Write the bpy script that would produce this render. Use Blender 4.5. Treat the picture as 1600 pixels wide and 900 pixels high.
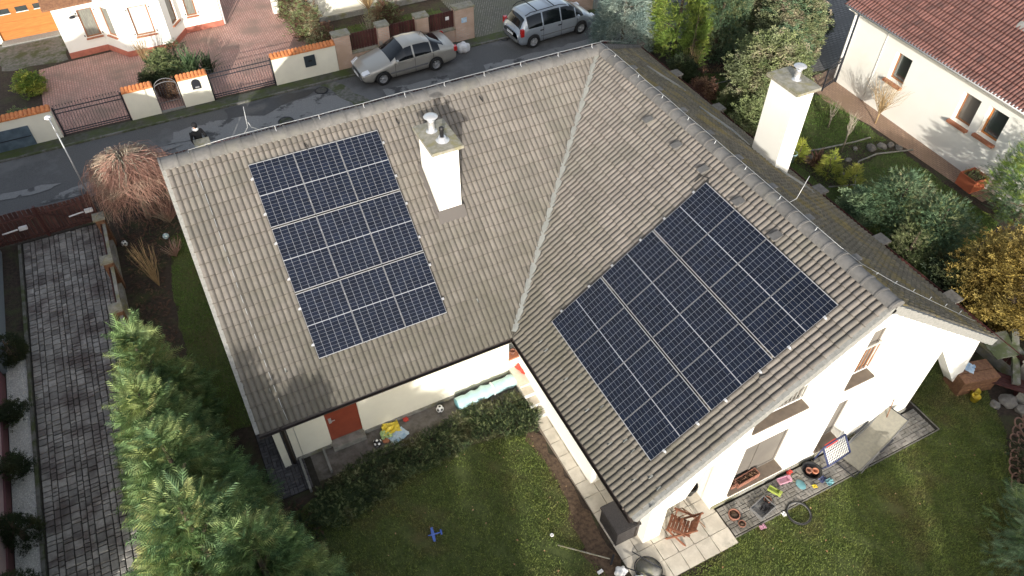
import bpy, bmesh, math, random
import numpy as np
from mathutils import Vector, Matrix, Euler
from mathutils.geometry import tessellate_polygon
for o in list(bpy.data.objects): bpy.data.objects.remove(o, do_unlink=True)
SC = bpy.context.scene
COL = SC.collection
# ------------------------------------------------------------------ camera
cam = bpy.data.cameras.new("camera"); camo = bpy.data.objects.new("camera", cam); COL.objects.link(camo)
cam.sensor_width = 36.0; cam.lens = 1176.496 * 36 / 1600; cam.clip_end = 600; cam.clip_start = 0.1
camo.location = (-11.6841, -17.4008, 18.0918)
camo.rotation_euler = (0.76127, -0.00225, -0.46508)
SC.camera = camo
# ------------------------------------------------------------------ sky and sun
SUN_EL = math.radians(17.0)
SUN_DIR = Vector((-0.439, -0.8985, 0.0)).normalized()      # towards the sun, in plan
w = bpy.data.worlds.new("World"); SC.world = w; w.use_nodes = True
nt = w.node_tree; nt.nodes.clear()
sky = nt.nodes.new('ShaderNodeTexSky'); sky.sky_type = 'NISHITA'; sky.sun_disc = False
sky.sun_elevation = SUN_EL; sky.sun_rotation = math.atan2(SUN_DIR.x, SUN_DIR.y)
sky.air_density = 1.0; sky.dust_density = 2.5; sky.ozone_density = 0.6; sky.altitude = 200
bg = nt.nodes.new('ShaderNodeBackground'); bg.inputs['Strength'].default_value = 0.15
wo = nt.nodes.new('ShaderNodeOutputWorld')
hs = nt.nodes.new('ShaderNodeHueSaturation'); hs.inputs['Saturation'].default_value = 0.55; nt.links.new(sky.outputs[0], hs.inputs['Color']); nt.links.new(hs.outputs[0], bg.inputs[0]); nt.links.new(bg.outputs[0], wo.inputs[0])
sl = bpy.data.lights.new("sun", 'SUN'); sl.energy = 3.0; sl.angle = math.radians(0.6); sl.color = (1.0, 0.95, 0.87)
so = bpy.data.objects.new("sun", sl); COL.objects.link(so)
sv = Vector((SUN_DIR.x * math.cos(SUN_EL), SUN_DIR.y * math.cos(SUN_EL), math.sin(SUN_EL)))
so.rotation_euler = sv.to_track_quat('Z', 'Y').to_euler(); so.location = (-20, -40, 30)
SC.view_settings.view_transform = 'Standard'; SC.view_settings.look = 'None'
SC.view_settings.exposure = 0.92; SC.view_settings.gamma = 1.0
# ------------------------------------------------------------------ materials
def col4(c): return (c[0], c[1], c[2], 1.0)
def M(name, c1, c2=None, scale=3.0, detail=5.0, rough=0.8, bump=0.0, bscale=None, metal=0.0, coat=0.0,
      island=0.0, c3=None, s3=0.6, t3=(0.5, 0.62), transl=0.0, spec=0.5, lo=0.38, hi=0.62, stretch=None, local=False):
    """colour c1..c2 by fine noise, patches of c3 by a broad one, +-island brightness per loose piece"""
    m = bpy.data.materials.new(name); m.use_nodes = True
    n = m.node_tree; L = n.links.new; b = n.nodes['Principled BSDF']
    b.inputs['Roughness'].default_value = rough; b.inputs['Metallic'].default_value = metal
    b.inputs['Coat Weight'].default_value = coat; b.inputs['Coat Roughness'].default_value = 0.06
    b.inputs['Specular IOR Level'].default_value = spec
    b.inputs['Base Color'].default_value = col4(c1)
    if local:
        tc = n.nodes.new('ShaderNodeTexCoord'); pos = tc.outputs['Object']
    else:
        g = n.nodes.new('ShaderNodeNewGeometry'); pos = g.outputs['Position']
    if stretch:
        mp = n.nodes.new('ShaderNodeVectorMath'); mp.operation = 'MULTIPLY'; mp.inputs[1].default_value = stretch
        L(pos, mp.inputs[0]); pos = mp.outputs[0]
    out = None
    def noise(sc, de=detail):
        t = n.nodes.new('ShaderNodeTexNoise'); t.inputs['Scale'].default_value = sc; t.inputs['Detail'].default_value = de
        t.inputs['Roughness'].default_value = 0.62
        L(pos, t.inputs['Vector']); return t.outputs[0]
    def rng(v, a, c):
        r = n.nodes.new('ShaderNodeMapRange'); r.inputs[1].default_value = a; r.inputs[2].default_value = c; r.clamp = True
        L(v, r.inputs[0]); return r.outputs[0]
    def mix(f, a, c):
        x = n.nodes.new('ShaderNodeMix'); x.data_type = 'RGBA'; L(f, x.inputs[0])
        for i, v in ((6, a), (7, c)):
            if isinstance(v, tuple): x.inputs[i].default_value = col4(v)
            else: L(v, x.inputs[i])
        return x.outputs[2]
    if c2 is not None: out = mix(rng(noise(scale), lo, hi), c1, c2)
    if c3 is not None: out = mix(rng(noise(s3, 6.0), t3[0], t3[1]), out if out is not None else c1, c3)
    if island:
        gi = n.nodes.new('ShaderNodeNewGeometry'); oi = n.nodes.new('ShaderNodeObjectInfo')
        ad = n.nodes.new('ShaderNodeMath'); ad.operation = 'ADD'; L(gi.outputs['Random Per Island'], ad.inputs[0]); L(oi.outputs['Random'], ad.inputs[1])
        fr = n.nodes.new('ShaderNodeMath'); fr.operation = 'FRACT'; L(ad.outputs[0], fr.inputs[0])
        mr = n.nodes.new('ShaderNodeMapRange'); mr.inputs[3].default_value = 1 - island; mr.inputs[4].default_value = 1 + island; L(fr.outputs[0], mr.inputs[0])
        vm = n.nodes.new('ShaderNodeVectorMath'); vm.operation = 'SCALE'; L(mr.outputs[0], vm.inputs['Scale'])
        if out is None: vm.inputs[0].default_value = c1
        else: L(out, vm.inputs[0])
        out = vm.outputs[0]
    if out is not None: L(out, b.inputs['Base Color'])
    if bump:
        bp = n.nodes.new('ShaderNodeBump'); bp.inputs['Strength'].default_value = bump; bp.inputs['Distance'].default_value = 0.02
        L(noise(bscale or scale * 3), bp.inputs['Height']); L(bp.outputs[0], b.inputs['Normal'])
    if transl:
        tr = n.nodes.new('ShaderNodeBsdfTranslucent'); ms = n.nodes.new('ShaderNodeMixShader'); ms.inputs[0].default_value = transl
        if out is not None: L(out, tr.inputs[0])
        else: tr.inputs[0].default_value = col4(c1)
        L(b.outputs[0], ms.inputs[1]); L(tr.outputs[0], ms.inputs[2]); L(ms.outputs[0], n.nodes['Material Output'].inputs[0])
    return m
def brick_mat(name, c1, c2, mortar, bw, bh, rough=0.85, axes='XZ', bump=0.4, ms=0.012, offset=0.5, c3=None):
    m = M(name, c1, rough=rough); n = m.node_tree; L = n.links.new; b = n.nodes['Principled BSDF']
    g = n.nodes.new('ShaderNodeNewGeometry'); sp = n.nodes.new('ShaderNodeSeparateXYZ'); cb = n.nodes.new('ShaderNodeCombineXYZ')
    L(g.outputs['Position'], sp.inputs[0]); idx = {'X': 0, 'Y': 1, 'Z': 2}
    L(sp.outputs[idx[axes[0]]], cb.inputs[0]); L(sp.outputs[idx[axes[1]]], cb.inputs[1])
    t = n.nodes.new('ShaderNodeTexBrick'); t.inputs['Scale'].default_value = 1.0; t.inputs['Brick Width'].default_value = bw
    t.inputs['Row Height'].default_value = bh; t.inputs['Mortar Size'].default_value = ms; t.offset = offset
    t.inputs['Color1'].default_value = col4(c1); t.inputs['Color2'].default_value = col4(c2); t.inputs['Mortar'].default_value = col4(mortar)
    L(cb.outputs[0], t.inputs['Vector'])
    ns = n.nodes.new('ShaderNodeTexNoise'); ns.inputs['Scale'].default_value = 0.9; ns.inputs['Detail'].default_value = 7
    L(g.outputs['Position'], ns.inputs['Vector'])
    mr = n.nodes.new('ShaderNodeMapRange'); mr.inputs[1].default_value = .45; mr.inputs[2].default_value = .68; L(ns.outputs[0], mr.inputs[0])
    x = n.nodes.new('ShaderNodeMix'); x.data_type = 'RGBA'; L(mr.outputs[0], x.inputs[0]); L(t.outputs[0], x.inputs[6])
    x.inputs[7].default_value = col4(c3 or tuple(v * .6 for v in c1)); L(x.outputs[2], b.inputs['Base Color'])
    bp = n.nodes.new('ShaderNodeBump'); bp.invert = True; bp.inputs['Strength'].default_value = bump; bp.inputs['Distance'].default_value = .01
    L(t.outputs['Fac'], bp.inputs['Height']); L(bp.outputs[0], b.inputs['Normal'])
    return m
MT = {}
MT['tile'] = M('concrete_tile', (.172, .154, .136), (.146, .130, .114), scale=7, rough=.85, bump=.25, bscale=60, island=.14, c3=(.128, .120, .100), s3=.7, t3=(.50, .72))
MT['felt'] = M('roof_felt', (.02, .02, .02), rough=.95)
MT['tile_edge'] = M('tile_edge_dirt', (.108, .098, .084), (.075, .068, .057), scale=12, rough=.95)
MT['tile_moss_edge'] = M('moss_tile_edge', (.045, .04, .028), rough=.95)
MT['redtile_edge'] = M('red_tile_edge', (.085, .032, .026), rough=.95)
MT['tile_moss'] = M('mossy_tile', (.15, .13, .095), (.085, .075, .05), scale=6, rough=.9, bump=.3, bscale=40, island=.2, c3=(.17, .13, .045), s3=.9, t3=(.5, .62))
def eave_moss(m):      # lichen and dirt that grow towards the eaves of the old concrete roof
    n = m.node_tree; L = n.links.new; b = n.nodes['Principled BSDF']; src = b.inputs['Base Color'].links[0].from_socket
    g = n.nodes.new('ShaderNodeNewGeometry'); sp = n.nodes.new('ShaderNodeSeparateXYZ'); L(g.outputs['Position'], sp.inputs[0])
    ns = n.nodes.new('ShaderNodeTexNoise'); ns.inputs['Scale'].default_value = 1.6; ns.inputs['Detail'].default_value = 8; ns.inputs['Roughness'].default_value = .7; L(g.outputs['Position'], ns.inputs['Vector'])
    z = n.nodes.new('ShaderNodeMapRange'); z.inputs[1].default_value = 6.2; z.inputs[2].default_value = 2.4; z.inputs[3].default_value = -.2; z.inputs[4].default_value = .42; L(sp.outputs[2], z.inputs[0])
    a = n.nodes.new('ShaderNodeMath'); L(ns.outputs[0], a.inputs[0]); L(z.outputs[0], a.inputs[1])
    r = n.nodes.new('ShaderNodeMapRange'); r.inputs[1].default_value = .5; r.inputs[2].default_value = .95; r.inputs[4].default_value = .8; L(a.outputs[0], r.inputs[0])
    x = n.nodes.new('ShaderNodeMix'); x.data_type = 'RGBA'; L(r.outputs[0], x.inputs[0]); L(src, x.inputs[6]); x.inputs[7].default_value = (.098, .090, .066, 1)
    L(x.outputs[2], b.inputs['Base Color'])
eave_moss(MT['tile'])
MT['ridge'] = M('ridge_tile_concrete', (.138, .133, .126), (.108, .104, .099), scale=8, rough=.85, bump=.3, island=.12, c3=(.145, .14, .12), s3=1.5, t3=(.55, .7))
MT['mortar'] = M('pale_mortar', (.27, .265, .245), (.20, .20, .185), scale=14, rough=.9)
MT['render'] = M('white_render', (.88, .86, .79), (.86, .84, .765), scale=1.2, rough=.9, bump=.08, bscale=120, c3=(.82, .79, .70), s3=.8, t3=(.6, .8))
MT['cream'] = M('cream_render', (.80, .77, .64), (.75, .72, .60), scale=1.5, rough=.9, bump=.08, bscale=120, c3=(.70, .66, .54), s3=.9, t3=(.58, .8))
MT['pink'] = M('pink_render', (.62, .45, .45), (.58, .41, .42), scale=2, rough=.9, bump=.08, bscale=120)
MT['plinthpink'] = M('maroon_plinth', (.16, .07, .075), rough=.8)
MT['terracotta_plinth'] = M('terracotta_plinth', (.50, .17, .11), (.40, .13, .09), scale=5, rough=.8)
MT['deck'] = M('soffit_board', (.62, .60, .55), rough=.8)
MT['lead'] = M('weathered_lead', (.25, .255, .235), (.21, .215, .20), scale=3, rough=.6, metal=.2, bump=.2)
MT['gutter'] = M('brown_gutter', (.055, .04, .032), (.035, .027, .022), scale=8, rough=.45)
MT['alu'] = M('aluminium', (.62, .62, .62), rough=.35, metal=.6)
MT['frame'] = M('panel_frame_aluminium', (.42, .42, .42), rough=.4, metal=.3)
MT['white'] = M('white_paint', (.82, .82, .80), rough=.5)
MT['wire'] = M('galvanised_wire', (.42, .43, .43), rough=.45, metal=.5)
MT['cell'] = M('solar_cell', (.0050, .0075, .016), (.0065, .0100, .021), scale=2.5, rough=.35, coat=.05, island=.22, spec=.25)
MT['backsheet'] = M('panel_backsheet', (.31, .32, .345), rough=.4, coat=.1)
MT['asphalt'] = M('asphalt', (.115, .114, .112), (.085, .085, .084), scale=22, rough=.82, bump=.35, bscale=90, c3=(.15, .15, .148), s3=.33, t3=(.50, .60))
MT['asphalt_pale'] = M('asphalt_patch', (.235, .235, .23), (.19, .19, .185), scale=20, rough=.85, bump=.3, bscale=80, c3=(.07, .07, .07), s3=1.2, t3=(.55, .62))
MT['wet'] = M('wet_asphalt', (.050, .050, .050), (.040, .040, .041), scale=8, rough=.55)
MT['kerb'] = M('kerb_concrete', (.17, .165, .15), (.11, .11, .09), scale=6, rough=.9, bump=.3, c3=(.07, .085, .035), s3=1.5, t3=(.48, .6))
MT['concrete'] = M('old_concrete', (.30, .29, .26), (.20, .195, .17), scale=5, rough=.9, bump=.4, bscale=25, c3=(.20, .19, .10), s3=2, t3=(.5, .65))
MT['mosscap'] = M('mossy_cap_concrete', (.29, .275, .225), (.20, .19, .15), scale=7, rough=.95, bump=.5, bscale=30, c3=(.23, .21, .11), s3=3.5, t3=(.5, .66))
MT['slab'] = M('terrace_slab', (.60, .55, .46), (.50, .45, .37), scale=4, rough=.85, bump=.2, bscale=30, island=.07, c3=(.38, .35, .29), s3=1.6, t3=(.56, .72))
MT['joint'] = M('slab_joint', (.22, .18, .14), rough=.95)
MT['cobble'] = M('grey_cobble', (.31, .298, .272), (.235, .225, .205), scale=9, rough=.8, bump=.4, bscale=50, island=.3, c3=(.12, .10, .092), s3=1.1, t3=(.46, .62))
MT['cobble_joint'] = M('cobble_joint', (.035, .03, .024), (.02, .018, .012), scale=9, rough=.95)
MT['paver'] = M('grey_paver', (.26, .24, .215), (.19, .18, .16), scale=7, rough=.85, bump=.25, island=.16, c3=(.13, .12, .10), s3=1.2, t3=(.52, .66))
MT['soil'] = M('dark_soil', (.060, .042, .030), (.032, .023, .016), scale=9, rough=.97, bump=.9, bscale=22, c3=(.055, .06, .025), s3=1.1, t3=(.5, .66))
MT['soilbrown'] = M('brown_soil', (.125, .082, .052), (.06, .038, .024), scale=11, rough=.97, bump=.9, bscale=24)
MT['lawn'] = M('lawn_ground', (.085, .105, .028), (.055, .072, .018), scale=10, rough=.95, bump=.8, bscale=40, c3=(.085, .062, .024), s3=.55, t3=(.50, .72))
MT['blade'] = M('grass_blade', (.195, .240, .056), (.130, .180, .042), scale=2.4, rough=.75, island=.45, c3=(.230, .190, .075), s3=.55, t3=(.48, .75), transl=.22)
MT['bladelush'] = M('grass_blade_green', (.150, .255, .050), (.105, .185, .036), scale=2.4, rough=.7, island=.4, c3=(.17, .17, .05), s3=.8, t3=(.55, .72), transl=.22)
MT['gravel'] = M('white_gravel', (.80, .79, .74), (.62, .62, .58), scale=35, rough=.9, bump=.8, bscale=50, island=.3)
MT['darkwood'] = M('dark_red_wood', (.085, .026, .022), (.050, .016, .014), scale=14, rough=.6, island=.25, stretch=(1, 1, .2))
MT['gatewood'] = M('gate_board', (.105, .045, .035), (.06, .025, .022), scale=16, rough=.65, island=.3, stretch=(1, 1, .15))
MT['orangewood'] = M('orange_wood', (.48, .185, .045), (.38, .14, .034), scale=9, rough=.5, stretch=(.3, .3, 3), c3=(.42, .15, .035), s3=.8, t3=(.5, .7))
MT['teak'] = M('teak', (.22, .085, .045), (.16, .058, .03), scale=20, rough=.5, island=.15)
MT['brownwood'] = M('brown_wood', (.22, .11, .055), (.14, .065, .035), scale=12, rough=.7, island=.2)
MT['reddoor'] = M('red_brown_door', (.27, .060, .030), (.235, .05, .026), scale=5, rough=.5)
MT['winwood'] = M('window_wood', (.32, .14, .06), (.24, .10, .045), scale=14, rough=.5)
MT['sillbrown'] = M('brown_sill', (.18, .14, .105), (.14, .11, .085), scale=6, rough=.6)
MT['sillterra'] = M('terracotta_sill', (.42, .17, .09), (.34, .13, .07), scale=8, rough=.7)
MT['blind'] = M('grey_blind', (.155, .14, .122), (.135, .122, .108), scale=2, rough=.7)
MT['glass'] = M('window_glass', (.05, .06, .06), rough=.06, coat=1.0, spec=.9)
MT['curtain'] = M('white_curtain', (.62, .66, .64), (.5, .55, .53), scale=8, rough=.5, stretch=(3, 3, .4), coat=.5)
MT['netcurtain'] = M('net_curtain', (.25, .25, .21), (.16, .16, .14), scale=10, rough=.5, stretch=(3, 3, .4), coat=.5)
MT['iron'] = M('dark_iron', (.030, .032, .040), rough=.5, metal=.4)
MT['black'] = M('black_plastic', (.012, .012, .013), rough=.55)
MT['rattan'] = M('dark_rattan', (.045, .040, .040), (.025, .022, .022), scale=30, rough=.6, bump=.5)
MT['oranget'] = M('orange_clay_tile', (.66, .25, .085), (.54, .18, .06), scale=10, rough=.75, island=.16, c3=(.30, .16, .09), s3=4, t3=(.58, .72), bump=.2)
MT['redtile'] = M('red_clay_tile', (.175, .078, .062), (.125, .057, .047), scale=8, rough=.75, island=.22, bump=.2, c3=(.10, .05, .043), s3=2, t3=(.5, .7))
MT['brick'] = brick_mat('pale_brick', (.52, .33, .25), (.60, .42, .33), (.46, .40, .34), .21, .075, c3=(.42, .30, .22))
MT['redpave'] = brick_mat('red_brick_paving', (.47, .25, .205), (.56, .33, .275), (.25, .17, .13), .21, .105, axes='YX', c3=(.28, .19, .15), ms=.014)
MT['cobblefar'] = brick_mat('cobble_paving_far', (.26, .25, .21), (.16, .155, .13), (.07, .07, .05), .13, .11, axes='XY', c3=(.13, .13, .09), ms=.022)
MT['pathbrick'] = brick_mat('brown_path', (.38, .25, .175), (.30, .195, .14), (.2, .14, .1), .2, .1, axes='YX', c3=(.27, .18, .12), ms=.012)
MT['terracotta'] = M('terracotta_pot', (.30, .135, .09), (.24, .105, .07), scale=9, rough=.75)
MT['silver'] = M('silver_car_paint', (.36, .40, .44), rough=.32, metal=.4, coat=.7)
MT['champagne'] = M('champagne_car_paint', (.43, .41, .36), rough=.32, metal=.4, coat=.7)
MT['carglass'] = M('car_glass', (.006, .008, .010), rough=.06, coat=.15, spec=.5)
MT['rubber'] = M('tyre_rubber', (.018, .018, .018), rough=.8)
MT['trim'] = M('dark_trim_and_gap_shade', (.05, .05, .052), rough=.6)
MT['bumpertrim'] = M('grey_trim', (.16, .16, .16), rough=.55)
MT['rim'] = M('alloy_rim', (.66, .66, .66), rough=.35, metal=.6)
MT['lamp'] = M('headlamp_lens', (.80, .82, .84), rough=.12, coat=.8)
MT['redlamp'] = M('tail_lamp', (.50, .015, .012), rough=.2, coat=.8)
MT['bark'] = M('bark', (.16, .12, .085), (.09, .065, .048), scale=12, rough=.95, bump=.6)
MT['palebark'] = M('pale_bark', (.36, .32, .25), (.24, .205, .15), scale=12, rough=.9, island=.2)
MT['twigred'] = M('red_brown_twig', (.36, .20, .15), (.26, .14, .105), scale=3, rough=.8, island=.45, c3=(.42, .33, .24), s3=1.3, t3=(.5, .65))
MT['twigtan'] = M('tan_twig', (.40, .28, .14), (.27, .18, .09), scale=6, rough=.8, island=.3)
def leafm(name, a=0, b=0, c=0, t=.25, isl=.4): return M(name, a, b, scale=1.6, rough=.7, island=isl, c3=c, s3=1.1, t3=(.5, .66), transl=t)
MT['lf_conifer'] = leafm('conifer_spray', (.19, .30, .11), (.08, .15, .068), (.35, .41, .15), t=.36)
MT['lf_conifer2'] = leafm('conifer_spray_yellow', (.29, .34, .12), (.16, .20, .065), (.38, .36, .15))
MT['lf_dark'] = leafm('dark_leaf', (.040, .062, .022), (.024, .040, .016), (.075, .085, .028))
MT['lf_spruce'] = leafm('blue_spruce_needles', (.27, .35, .30), (.17, .24, .22), (.42, .46, .38))
MT['lf_yellowgreen'] = leafm('yellow_green_spray', (.22, .32, .055), (.12, .19, .035), (.36, .38, .075))
MT['lf_olive'] = leafm('olive_leaf', (.23, .27, .11), (.14, .18, .07), (.36, .33, .20))
MT['lf_mottle'] = leafm('mottled_leaf', (.26, .29, .14), (.17, .20, .10), (.42, .33, .25))
MT['lf_bluegreen'] = leafm('blue_green_leaf', (.125, .205, .105), (.070, .12, .065), (.25, .32, .17))
MT['lf_gold'] = leafm('golden_leaf', (.37, .275, .065), (.20, .14, .032), (.46, .37, .12))
MT['lf_lime'] = leafm('lime_leaf', (.40, .42, .06), (.22, .27, .04), (.52, .50, .11))
MT['lf_hedge'] = leafm('juniper_leaf', (.045, .075, .024), (.028, .048, .016), (.105, .095, .035))
MT['lf_brown'] = leafm('brown_dry_leaf', (.17, .09, .055), (.10, .05, .033), (.26, .16, .09))
MT['lf_grass'] = leafm('strap_leaf', (.12, .175, .075), (.07, .12, .05), (.27, .29, .16))
MT['stone'] = M('garden_stone', (.21, .195, .17), (.14, .13, .115), scale=6, rough=.9, bump=.5, island=.25)
MT['cyan'] = M('pale_cyan_plastic', (.42, .60, .62), (.35, .53, .56), scale=6, rough=.4, coat=.3, bump=.4, bscale=9)
MT['blue'] = M('blue_plastic', (.08, .15, .48), rough=.5)
MT['navy'] = M('navy_plastic', (.03, .04, .11), rough=.5)
MT['red'] = M('red_plastic', (.62, .07, .05), rough=.5)
MT['pinkp'] = M('pink_plastic', (.46, .24, .31), rough=.5)
MT['lime'] = M('lime_plastic', (.28, .34, .07), rough=.6)
MT['teal'] = M('teal_plastic', (.12, .27, .30), rough=.5)
MT['yellow'] = M('yellow_plastic', (.72, .55, .05), rough=.5)
MT['orange'] = M('orange_plastic', (.45, .17, .09), rough=.5)
MT['paper'] = M('pale_printed_paper', (.62, .70, .76), (.30, .48, .66), scale=6, rough=.5)
MT['fabric'] = M('grey_beige_fabric', (.25, .235, .19), (.21, .20, .165), scale=12, rough=.85)
MT['blackcloth'] = M('black_cloth', (.010, .010, .012), rough=.9)
MT['skin'] = M('skin', (.55, .33, .24), rough=.6)
MT['bagwhite'] = M('white_bag', (.76, .76, .76), rough=.5, bump=.6, bscale=14)
MT['postbox'] = M('dark_metal_box', (.045, .06, .07), rough=.5, metal=.3)
MT['bluegrey'] = M('blue_grey_panel', (.12, .165, .20), (.07, .10, .125), scale=3, rough=.35, coat=.3)
MT['caneyellow'] = M('moss_yellow', (.30, .27, .06), rough=.95)
MT['greywall'] = M('blue_grey_wall', (.22, .25, .27), rough=.8)
# ------------------------------------------------------------------ mesh helpers
def tag(o, label=None, cat=None, group=None, kind=None):
    if label: o['label'] = label
    if cat: o['category'] = cat
    if group: o['group'] = group
    if kind: o['kind'] = kind
    return o
def empty(name, loc=(0, 0, 0), rz=0.0, label=None, cat=None, group=None):
    o = bpy.data.objects.new(name, None); COL.objects.link(o); o.location = loc; o.rotation_euler = (0, 0, rz); o.empty_display_size = .2
    return tag(o, label, cat, group)
class MB:
    def __init__(s): s.v = []; s.f = []; s.m = []; s.sm = []
    def add(s, vs, fs, mi=0, smooth=False):
        k = len(s.v); s.v += [tuple(v) for v in vs]
        for f in fs: s.f.append(tuple(i + k for i in f)); s.m.append(mi); s.sm.append(smooth)
        return s
    def box(s, x0, x1, y0, y1, z0, z1, mi=0):
        return s.add([(x0, y0, z0), (x1, y0, z0), (x1, y1, z0), (x0, y1, z0), (x0, y0, z1), (x1, y0, z1), (x1, y1, z1), (x0, y1, z1)],
                     [(0, 3, 2, 1), (4, 5, 6, 7), (0, 1, 5, 4), (1, 2, 6, 5), (2, 3, 7, 6), (3, 0, 4, 7)], mi)
    def cbox(s, c, sx, sy, sz, mat=None, mi=0, bev=0.0):
        m = mat or Matrix.Identity(3); c = Vector(c); P = []
        for z in (-1, 1):
            for (a, b) in ((-1, -1), (1, -1), (1, 1), (-1, 1)):
                k = (1 - bev) if z > 0 else 1
                P.append(c + m @ Vector((a * sx / 2 * k, b * sy / 2 * k, z * sz / 2)))
        return s.add(P, [(0, 3, 2, 1), (4, 5, 6, 7), (0, 1, 5, 4), (1, 2, 6, 5), (2, 3, 7, 6), (3, 0, 4, 7)], mi)
    def beam(s, a, b, wd, h, mi=0):
        a = Vector(a); b = Vector(b); d = b - a; L = d.length
        q = d.to_track_quat('X', 'Z').to_matrix(); return s.cbox((a + b) / 2, L, wd, h, q, mi)
    def tube(s, pts, r, n=6, mi=0, smooth=True, cap=True):
        pts = [Vector(p) for p in pts]; rs = r if isinstance(r, (list, tuple)) else [r] * len(pts); V = []; F = []
        t0 = None
        for i, p in enumerate(pts):
            t = (pts[min(i + 1, len(pts) - 1)] - pts[max(i - 1, 0)]); t = t.normalized() if t.length > 1e-9 else Vector((0, 0, 1))
            if t0 is None: a = t.orthogonal().normalized()
            else:
                a = (a - t * a.dot(t)); a = a.normalized() if a.length > 1e-6 else t.orthogonal().normalized()
            t0 = t; b = t.cross(a)
            for k in range(n):
                an = 2 * math.pi * k / n; V.append(p + (a * math.cos(an) + b * math.sin(an)) * rs[i])
        for i in range(len(pts) - 1):
            for k in range(n):
                F.append((i * n + k, i * n + (k + 1) % n, (i + 1) * n + (k + 1) % n, (i + 1) * n + k))
        if cap: F += [tuple(reversed(range(n))), tuple((len(pts) - 1) * n + k for k in range(n))]
        return s.add(V, F, mi, smooth)
    def lathe(s, prof, c=(0, 0, 0), n=16, mi=0, mat=None, smooth=True):
        m = mat or Matrix.Identity(3); c = Vector(c); V = []; F = []
        for (r, z) in prof:
            for k in range(n):
                an = 2 * math.pi * k / n; V.append(c + m @ Vector((r * math.cos(an), r * math.sin(an), z)))
        for i in range(len(prof) - 1):
            for k in range(n): F.append((i * n + k, i * n + (k + 1) % n, (i + 1) * n + (k + 1) % n, (i + 1) * n + k))
        if prof[0][0] > 1e-4: F.append(tuple(reversed(range(n))))
        if prof[-1][0] > 1e-4: F.append(tuple((len(prof) - 1) * n + k for k in range(n)))
        return s.add(V, F, mi, smooth)
    def poly(s, outer, holes, depth, fn, mi=0, mir=None):
        """flat wall: outline and holes in 2D, fn(a,b,d) -> 3D, front at d=0, back at d=depth"""
        loops = [outer] + list(holes); flat = [p for l in loops for p in l]
        tr = tessellate_polygon([[Vector((p[0], p[1], 0)) for p in l] for l in loops])
        k = len(flat); V = [fn(p[0], p[1], 0) for p in flat] + [fn(p[0], p[1], depth) for p in flat]
        s.add(V, [tuple(t) for t in tr] + [tuple(i + k for i in reversed(t)) for t in tr], mi)
        o = 0
        for l in loops:
            n = len(l); VV = [fn(*p, 0) for p in l] + [fn(*p, depth) for p in l]
            s.add(VV, [(i, (i + 1) % n, n + (i + 1) % n, n + i) for i in range(n)], mi if mir is None else mir)
        return s
    def build(s, name, mats, parent=None, **kw):
        me = bpy.data.meshes.new(name); me.from_pydata([tuple(v) for v in s.v], [], s.f)
        mats = mats if isinstance(mats, (list, tuple)) else [mats]
        for m in mats: me.materials.append(MT[m] if isinstance(m, str) else m)
        me.polygons.foreach_set('material_index', s.m); me.polygons.foreach_set('use_smooth', s.sm)
        if kw.pop('fix', False):
            bm = bmesh.new(); bm.from_mesh(me); bmesh.ops.recalc_face_normals(bm, faces=bm.faces); bm.to_mesh(me); bm.free()
        me.update(); o = bpy.data.objects.new(name, me); COL.objects.link(o)
        if parent is not None: o.parent = parent
        return tag(o, **kw)
def np_mesh(name, V, F, mats, parent=None, mi=None, smooth=False, **kw):
    """V (n,3), F (m,k) arrays"""
    me = bpy.data.meshes.new(name); k = F.shape[1]; m = F.shape[0]
    me.vertices.add(len(V)); me.vertices.foreach_set('co', np.ascontiguousarray(V, dtype=np.float32).ravel())
    me.loops.add(m * k); me.loops.foreach_set('vertex_index', np.ascontiguousarray(F, dtype=np.int32).ravel())
    me.polygons.add(m); me.polygons.foreach_set('loop_start', np.arange(0, m * k, k, dtype=np.int32))
    if mi is not None: me.polygons.foreach_set('material_index', np.ascontiguousarray(mi, dtype=np.int32))
    me.polygons.foreach_set('use_smooth', np.full(m, smooth, dtype=bool))
    for q in (mats if isinstance(mats, (list, tuple)) else [mats]): me.materials.append(MT[q])
    me.update(calc_edges=True); o = bpy.data.objects.new(name, me); COL.objects.link(o)
    if parent is not None: o.parent = parent
    return tag(o, **kw)
def mesh_obj(name, me, parent=None, mw=None, **kw):
    o = bpy.data.objects.new(name, me); COL.objects.link(o)
    if parent is not None: o.parent = parent
    if mw is not None: o.matrix_local = mw
    return tag(o, **kw)
def rmesh(mb, name, mats):      # a mesh data block to be shared
    o = mb.build(name, mats); me = o.data; bpy.data.objects.remove(o); return me
def dup_tree(src, loc, rz=None, label=None, group=None, scale=None):
    r = src.copy(); COL.objects.link(r); r.location = loc
    if rz is not None: r.rotation_euler = (0, 0, rz)
    if scale: r.scale = scale
    if label: r['label'] = label
    if group: r['group'] = group
    for ch in [o for o in bpy.data.objects if o.parent == src]:
        c = ch.copy(); COL.objects.link(c); c.parent = r
        for g in [o for o in bpy.data.objects if o.parent == ch]:
            d = g.copy(); COL.objects.link(d); d.parent = c
    return r
PI = math.pi
RZ = lambda a: Matrix.Rotation(a, 3, 'Z')
RX = lambda a: Matrix.Rotation(a, 3, 'X')
RY = lambda a: Matrix.Rotation(a, 3, 'Y')
CAM = np.array(camo.location)
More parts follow.
